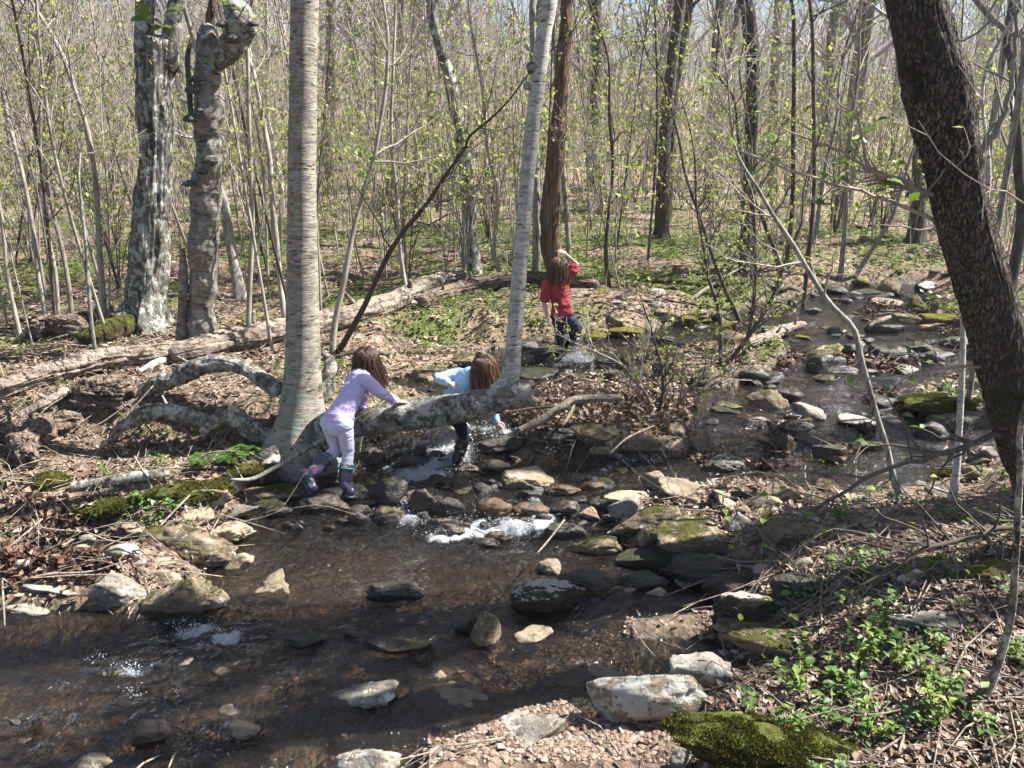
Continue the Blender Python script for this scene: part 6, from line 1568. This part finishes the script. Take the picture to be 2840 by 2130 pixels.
def person(label, loc, J, clothes, hr, hands, headr, seed, boots):
    root = empty('person', loc, label, 'person'); loc = np.asarray(loc, float); g = lambda k: np.asarray(J[k], float)
    up = norm(g('head') - g('neck')); face = J['face']
    body = head(g('head'), up, face, headr)
    body += [(g('neck') - up * .03, g('head') - up * headr * .4, .036, .036, {})]
    sh = norm(g('shR') - g('shL')); hp = norm(g('hipR') - g('hipL'))
    hc = (g('hipR') + g('hipL')) / 2; sc = (g('shR') + g('shL')) / 2
    ch = sc * .75 + hc * .25; ws = sc * .35 + hc * .65
    shw = np.linalg.norm(g('shR') - g('shL')) / 2
    body += [(sc, ch, shw * .72, shw * .8, dict(side=sh, flat=.66)), (ch, ws, shw * .8, shw * .70, dict(side=sh, flat=.64)), (ws, hc, shw * .70, shw * .82, dict(side=hp, flat=.72)), (g('shL'), g('shR'), .038, .038, {})]
    for q in 'LR':
        body += [(g('sh' + q), g('el' + q), .037, .028, {}), (g('el' + q), g('wr' + q), .029, .018, {}),
                 (g('hip' + q) , g('kn' + q), .066, .044, {}), (g('kn' + q), g('kn' + q) + .35 * (g('an' + q) - g('kn' + q)), .043, .045, {}), (g('kn' + q) + .3 * (g('an' + q) - g('kn' + q)), g('an' + q), .045, .024, {})]
    for hnd in hands: body += hand(*hnd)
    fuse(body, .0048, 3, 'body', M['skin'], root, loc)
    mb = MB(); f = norm(np.asarray(face, float) - up * (np.asarray(face, float) @ up)); s = np.cross(f, up)
    for q in (-1, 1):
        D, Fc = ICO[3]; mb = MB(); mb.add(g('head') + f * headr * .80 + s * q * headr * .34 + up * headr * .06 + D * headr * .12 - loc, Fc); mb.build('eye', M['eye'], root)
    top, leg, slv = clothes
    e = .011; ee = 1.0
    st = [(sc, ch, shw * .75 + e, shw * .82 + e, dict(side=sh, flat=.70)), (ch, ws, shw * .82 + e, shw * .76 + e, dict(side=sh, flat=.70)), (ws, ws + (hc - ws) * .75, shw * .76 + e, shw * .92 + e, dict(side=hp, flat=.78)), (g('shL') + sh * .02, g('shR') - sh * .02, .045 + e, .045 + e, {}), (sc, g('neck') - up * .02, .05, .042, {})]
    for q in 'LR':
        if slv == 'long': st += [(g('sh' + q), g('el' + q), .041 + e, .033 + e, {}), (g('el' + q), g('wr' + q) + .10 * (g('el' + q) - g('wr' + q)), .033 + e, .022 + e, {})]
        else: st += [(g('sh' + q), g('sh' + q) + .72 * (g('el' + q) - g('sh' + q)), .046 + e, .050 + e, {})]
    fuse(st, .0065, 4, 'shirt', M[top], root, loc, .009, (8, 8, 15))
    lt = [(ws + (hc - ws) * .4, hc, shw * .78, shw * .86, dict(side=hp, flat=.8))]
    for q in 'LR':
        lt += [(g('hip' + q) - np.array([0, 0, .01]), g('kn' + q), .074, .050, {}), (hc, g('hip' + q), .075, .078, {}), (g('kn' + q), g('kn' + q) + .35 * (g('an' + q) - g('kn' + q)), .049, .050, {}), (g('kn' + q) + .3 * (g('an' + q) - g('kn' + q)), g('an' + q), .050, .035, {})]
    fuse(lt, .0065, 5, 'leggings' if slv == 'long' else 'trousers', M[leg], root, loc, .004, (12, 12, 30))
    for q, (mt, tr, hd, bk, tp, sd) in boots.items(): boot(g('kn' + q), g('an' + q), g('toe' + q), .052, M[mt], M[tr], root, loc, hd, bk, tp, sd)
    hair(g('head'), up, face, headr * 1.04, hr['length'], hr['n'], np.random.default_rng(seed), M[hr['mat']], root, loc, hr.get('bias', (0, 0, 0)), hr.get('push'), front=hr.get('front', .35))
    return root

# lilac child leaning on the log
J = dict(head=at(1014, 1000, 6.62), neck=at(1000, 1040, 6.55), face=(.55, .75, -.55), shL=at(974, 1050, 6.62), shR=at(1018, 1056, 6.42), hipL=at(914, 1172, 6.36), hipR=at(954, 1178, 6.28),
         elR=at(1056, 1090, 6.46), wrR=at(1100, 1114, 6.58), elL=at(1008, 1092, 6.72), wrL=at(1010, 1128, 6.66),
         knR=at(966, 1256, 6.30), anR=at(956, 1340, 6.22), toeR=at(974, 1356, 6.10), knL=at(934, 1246, 6.38), anL=at(864, 1312, 6.14), toeL=at(876, 1352, 6.08))
base = at(950, 1368, 6.22)
person('child in lilac shirt and pale leggings leaning with both hands on the log', (base[0], base[1], base[2]), J, ('lilac', 'pale_leg', 'long'), dict(length=(.20, .36), n=1500, mat='hair_dark', bias=(.16, .10, 0), push=[(at(990, 1075, 6.5), .10)]),
       [(at(1100, 1114, 6.58), at(1130, 1113, 6.64), np.array([0, .2, -1.]), 1, .13, .25, .18), (at(1010, 1128, 6.66), at(1040, 1124, 6.68), np.array([0, .2, -1.]), 1, .13, .2, .2)], .098, 1,
       {'R': ('boot_pat', 'boot_trim', True, False, .50, None), 'L': ('boot_pat', 'boot_trim', True, False, .58, (-.85, .1, -.35))})
# blue child bending behind the log
J = dict(head=at(1340, 1018, 6.90), neck=at(1312, 1040, 6.96), face=(.45, .30, -.8), shL=at(1276, 1036, 7.06), shR=at(1332, 1062, 6.92), hipL=at(1230, 1118, 7.06), hipR=at(1262, 1126, 6.94),
         elL=at(1216, 1048, 6.98), wrL=at(1244, 1062, 6.88), elR=at(1358, 1112, 6.90), wrR=at(1376, 1170, 6.86),
         knR=at(1286, 1212, 6.92), anR=at(1262, 1300, 6.86), toeR=at(1246, 1314, 6.78), knL=at(1296, 1205, 7.1), anL=at(1300, 1270, 7.05), toeL=at(1312, 1280, 7.0))
base = at(1262, 1318, 6.86)
person('child in light blue top bending over behind the log, hand reaching to black rock', (base[0], base[1], base[2]), J, ('blue', 'black_cloth', 'long'), dict(length=(.22, .40), n=1500, mat='hair_brown', bias=(.18, -.12, 0), push=[(at(1300, 1070, 7.0), .10)]),
       [(at(1376, 1168, 6.86), at(1392, 1208, 6.84), np.array([-.1, 1, .1]), 1, .135, .75, .12), (at(1244, 1062, 6.88), at(1262, 1066, 6.82), np.array([0, .2, -1.]), 1, .12, .2, .4)], .098, 2,
       {'R': ('boot_black', 'boot_black', False, True, .86, None), 'L': ('boot_black', 'boot_black', False, False, .86, None)})
# red child wading upstream
J = dict(head=at(1549, 742, 9.40), neck=at(1546, 772, 9.38), face=(-.1, 1, -.1), shL=at(1518, 786, 9.36), shR=at(1576, 768, 9.40), hipL=at(1545, 876, 9.40), hipR=at(1574, 876, 9.36),
         elL=at(1509, 840, 9.34), wrL=at(1518, 880, 9.28), elR=at(1600, 734, 9.42), wrR=at(1570, 706, 9.46),
         knL=at(1552, 925, 9.34), anL=at(1548, 985, 9.40), toeL=at(1546, 997, 9.22), knR=at(1604, 908, 9.20), anR=at(1572, 966, 9.40), toeR=at(1580, 990, 9.46))
base = at(1560, 1000, 9.40)
person('long-haired child in red T-shirt and slate trousers wading upstream with right arm raised', (base[0], base[1], base[2]), J, ('red', 'navy', 'short'), dict(length=(.13, .26), n=1200, mat='hair_mid', bias=(-.05, -.15, 0), push=[(at(1546, 800, 9.38), .10)]),
       [(at(1518, 880, 9.28), at(1526, 906, 9.24), np.array([1, .4, 0]), 1, .135, .2, .3), (at(1570, 706, 9.46), at(1552, 694, 9.5), np.array([-.3, .6, -.8]), -1, .135, .3, .25)], .098, 3,
       {'L': ('boot_black', 'boot_black', False, False, .78, None), 'R': ('boot_black', 'boot_black', False, True, .82, (.5, .1, -.8))})
# ------------------------------------------------------------------ single plants
def herb(px, py, h, kind, label, seed, group='herbs on the banks'):
    rg = np.random.default_rng(seed + 4000); g = on(px, py, False); root = empty('fern' if kind == 'fern' else 'plant', g, label, 'fern' if kind == 'fern' else 'plant', group)
    st = MB(); lf = MB()
    if kind == 'tall':          # several upright stems with a whorl of pointed leaves
        for i in range(rg.integers(2, 4)):
            a = rg.uniform(0, 6.28); r = .02 + .03 * i; hh = h * rg.uniform(.75, 1)
            P, R = resample([[0, 0, -.02], [math.cos(a) * r, math.sin(a) * r, hh * .6], [math.cos(a) * r * 1.6, math.sin(a) * r * 1.6, hh]], [.0035, .003, .002], 10); v, f = tube(P, R, 6); st.add(v, f)
            n = 13; t = rg.uniform(.45, 1, n); b = rg.uniform(0, 6.28, n); pos = P[(t * 9).astype(int)]
            d = np.stack([np.cos(b), np.sin(b), rg.uniform(-.1, .7, n)], 1); L = rg.uniform(.03, .062, n)
            v, f = leaves(pos, d, [[0, 0, 1]] * n, L, L * .42, .2); lf.add(v, f)
    elif kind == 'fern':
        for i in range(9):
            a = rg.uniform(0, 6.28); L = h * rg.uniform(.8, 1.2)
            P, R = resample([[0, 0, 0], [math.cos(a) * L * .4, math.sin(a) * L * .4, L * .6], [math.cos(a) * L, math.sin(a) * L, L * .5]], [.002, .0016, .0008], 16); v, f = tube(P, R, 4); st.add(v, f)
            T = norm(np.gradient(P, axis=0)); s = norm(np.cross(T, [0, 0, 1.])); 
            for q in (-1, 1):
                ll = .06 * np.sin(np.linspace(.35, 3.0, 16)) + .008; v, f = kites(P, s * q + T * .4, [[0, 0, 1]] * 16, ll, ll * .3, .05); lf.add(v, f)
    elif kind == 'fiddle':      # upright young frond
        P, R = resample([[0, 0, 0], [.01, 0, h * .5], [.0, .01, h]], [.003, .0025, .0015], 24); v, f = tube(P, R, 5); st.add(v, f)
        for q in (-1, 1):
            ll = .035 * np.ones(24); v, f = kites(P, np.array([[q, 0, .5]] * 24) + rg.normal(size=(24, 3)) * .2, [[0, -1, .3]] * 24, ll, ll * .45, .1); lf.add(v, f)
    else:                        # low rosette or loose leafy tuft
        n = int(rg.integers(12, 26)) if kind == 'tuft' else 9
        b = rg.uniform(0, 6.28, n); r = rg.uniform(.01, h * .8, n); zz = rg.uniform(.25, 1, n) * h
        pos = np.stack([np.cos(b) * r, np.sin(b) * r, zz], 1); L = rg.uniform(.03, .062, n) * (1.2 if kind == 'broad' else 1)
        P = np.stack([np.zeros((n, 3)), pos * .5 + [0, 0, .01], pos], 1); v, f = tubes(P, np.tile([.0018, .0014, .001], (n, 1)), 4); st.add(v, f)
        d = np.stack([np.cos(b), np.sin(b), rg.uniform(-.2, .3, n)], 1); v, f = leaves(pos, d, norm(rg.normal(size=(n, 3)) * .25 + [0, 0, 1]), L, L * rg.uniform(.5, .8, n), .12); lf.add(v, f)
    st.build('stem', M['leaf_herb'], root); lf.build('foliage', M['leaf_near' if kind in ('tall', 'fiddle') else 'leaf_herb'], root)
HERBS = [(2392, 1868, .30, 'tall', 'tall leafy herb in the middle of the near right bank'), (2585, 1960, .26, 'tall', 'yellow-green herb with two upright stems left of the curved sapling'), (2602, 2020, .24, 'tall', 'second yellow-green upright herb just in front of its twin'),
 (2480, 1870, .20, 'tall', 'slender herb right of the tall leafy one'), (2205, 1930, .16, 'tall', 'leafy herb behind the moss-covered boulder'), (2260, 1300, .14, 'tall', 'herb on the leafy gravel by the slanting sapling'), (2410, 1310, .12, 'tuft', 'leafy tuft at the foot of the slanting pale sapling'), (2340, 1330, .16, 'tall', 'bright herb just left of the slanting pale sapling'),
 (548, 1205, .18, 'fiddle', 'upright young fern frond below the birch roots'), (640, 1290, .16, 'fern', 'green fern on the bank below the birch'), (700, 1260, .15, 'fern', 'second fern nearer the birch foot'), (568, 1300, .14, 'fern', 'pale fern hanging over the leaf bank'),
 (360, 1200, .20, 'tall', 'leafy herb in front of the pale lichened branch'), (430, 1240, .14, 'tuft', 'green tuft left of the young fern frond'), (700, 1300, .16, 'broad', 'rounded-leaf herb over the green moss cushion'), (760, 1285, .12, 'tuft', 'herb beside the moss cushion under the birch'),
 (300, 1330, .13, 'tall', 'bright leafy herb on the sunlit leaf bank'), (250, 1450, .10, 'tuft', 'small herb on the dark moss mound'), (440, 1440, .14, 'broad', 'lobed dark-green herb above the flat tan slab'), (480, 1420, .12, 'tuft', 'herb trailing over the long moss mound'),
 (600, 1380, .10, 'tuft', 'small herb at the end of the moss mound'), (400, 1395, .09, 'tuft', 'little herb on top of the moss mound'), (1160, 930, .16, 'tuft', 'feathery green herb behind the lilac child'), (1230, 935, .15, 'tuft', 'herb patch left of the slim birch'), (1100, 935, .18, 'tuft', 'bright herb below the dark crooked sapling'),
 (1500, 905, .16, 'tuft', 'grassy herb at the feet of the red-shirted child'), (1470, 890, .14, 'tuft', 'herb beside the slim birch on the far shore'), (1010, 1115, .12, 'tuft', 'green herb between the log and the lilac child'), (905, 1040, .14, 'tall', 'herb behind the large birch'),
 (2640, 1110, .16, 'tuft', 'herb on top of the broad moss hummock'), (2560, 1110, .12, 'tuft', 'herb at the left of the broad moss hummock'), (2720, 1110, .16, 'tuft', 'herb at the right of the broad moss hummock'), (2770, 1330, .16, 'tall', 'herb at the leaning trunk foot'),
 (2130, 960, .10, 'tuft', 'grassy tuft on the driftwood bar')]
for i, (a, b, h, k, l) in enumerate(HERBS): herb(a, b, h, k, l, i)
rg = np.random.default_rng(99)
LM = [((1960, 1830), 'the rounded brown stone'), ((2110, 1990), 'the moss-covered boulder'), ((2390, 1880), 'the tall leafy herb'), ((2590, 1960), 'the yellow-green herbs'), ((2730, 1950), 'the curved foreground sapling'), ((2620, 1720), 'the broad grey slab'), ((2240, 1460), 'the yellow-mossed stone'), ((2500, 1400), 'the slanting sapling foot'), ((2180, 1780), 'the long dark mossy slab')]
seen = {}
for i in range(46):
    px, py = rg.uniform(1990, 2830), rg.uniform(1420, 2120)
    if px < 2350 and py < 1850 - (px - 1990) * .2 and py > 1480 and rg.uniform() < .75: continue
    c, nm = min(LM, key=lambda q: (q[0][0] - px) ** 2 + (q[0][1] - py) ** 2); dx, dy = px - c[0], py - c[1]
    dirn = ('right of' if dx > 0 else 'left of') if abs(dx) > abs(dy) else ('in front of' if dy > 0 else 'behind')
    k = ('tuft', 'tuft', 'broad', 'tall')[int(rg.integers(4))]; key = (nm, dirn, k); seen[key] = seen.get(key, 0) + 1
    herb(px, py, rg.uniform(.07, .15), k, f"{ {'tuft': 'bushy', 'broad': 'broad-leaved', 'tall': 'upright'}[k]} green herb {dirn} {nm}" + ('' if seen[key] == 1 else ', ' + ORD[seen[key] - 1] + ' one there'), 50 + i)
# violets
for i, (px, py, l) in enumerate([(2265, 1840, 'small violet flower above the rounded herb leaves near the tall herb'), (2358, 1415, 'violet flower on the right bank by the grey bark strip'), (2388, 1402, 'violet flower just right of another by the bark strip'), (2436, 1462, 'violet flower among leaves under the low branch')]):
    g = on(px, py, False); root = empty('flower', g, l, 'flower'); mb = MB(); v, f = tubes(np.array([[[0, 0, 0], [.005, 0, .035], [.01, -.005, .07]]]), np.array([[.001, .001, .001]]), 4); mb.add(v, f); mb.build('stem', M['leaf_herb'], root)
    mb = MB(); a = np.arange(5) * 1.256; v, f = leaves(np.tile([.01, -.005, .07], (5, 1)), np.stack([np.cos(a), -.3 + 0 * a, np.sin(a)], 1), [[0, -1, 0]] * 5, .014, .011, 0); mb.add(v, f); mb.build('petals', M['petal'], root)
# hanging leaves at the top of the frame, on a twig reaching in from above
for i, (q, Y, lab) in enumerate([([(560, -120, 7), (460, -40, 6), (400, 10, 5), (385, 25, 3)], 4.4, 'leafy twig hanging into the top of the view over the forked tree'), ([(640, -100, 7), (560, -10, 5), (530, 40, 4)], 4.3, 'leafy twig hanging into the top of the view over the snag')]):
    p = at(q[0][0], q[0][1], Y); root = empty('twig', p, lab, 'twig'); px_branch(root, q, Y, Y - .1, 'twig', seed=60 + i, side=7, nleaf=22, leafL=(.06, .10), slen=(.06, .2), name='shoot')
# ------------------------------------------------------------------ haze volume added to lighten the far woods
t = bpy.data.materials.new('haze'); t.use_nodes = True; nt = t.node_tree; nt.nodes.remove(nt.nodes['Principled BSDF'])
pv = nt.nodes.new('ShaderNodeVolumePrincipled'); pv.inputs['Color'].default_value = (.86, .90, 1.0, 1); pv.inputs['Density'].default_value = .0007; pv.inputs['Anisotropy'].default_value = .2
nt.links.new(pv.outputs[0], nt.nodes['Material Output'].inputs['Volume'])
lo = np.array([-190., -14., float(GZ.min()) - 1.5]); hi = np.array([190., 196., float(GZ.max()) + 26.])
V = np.array([[(lo, hi)[a][0], (lo, hi)[b][1], (lo, hi)[c][2]] for a in (0, 1) for b in (0, 1) for c in (0, 1)])
mb = MB(); mb.add(V, np.array([[0, 1, 3, 2], [4, 6, 7, 5], [0, 4, 5, 1], [2, 3, 7, 6], [0, 2, 6, 4], [1, 5, 7, 3]]))
tag(mb.build('haze', t, smooth=False), 'thin pale haze added to lighten the far trees', 'haze', kind='stuff')
SC.cycles.volume_bounces = 0
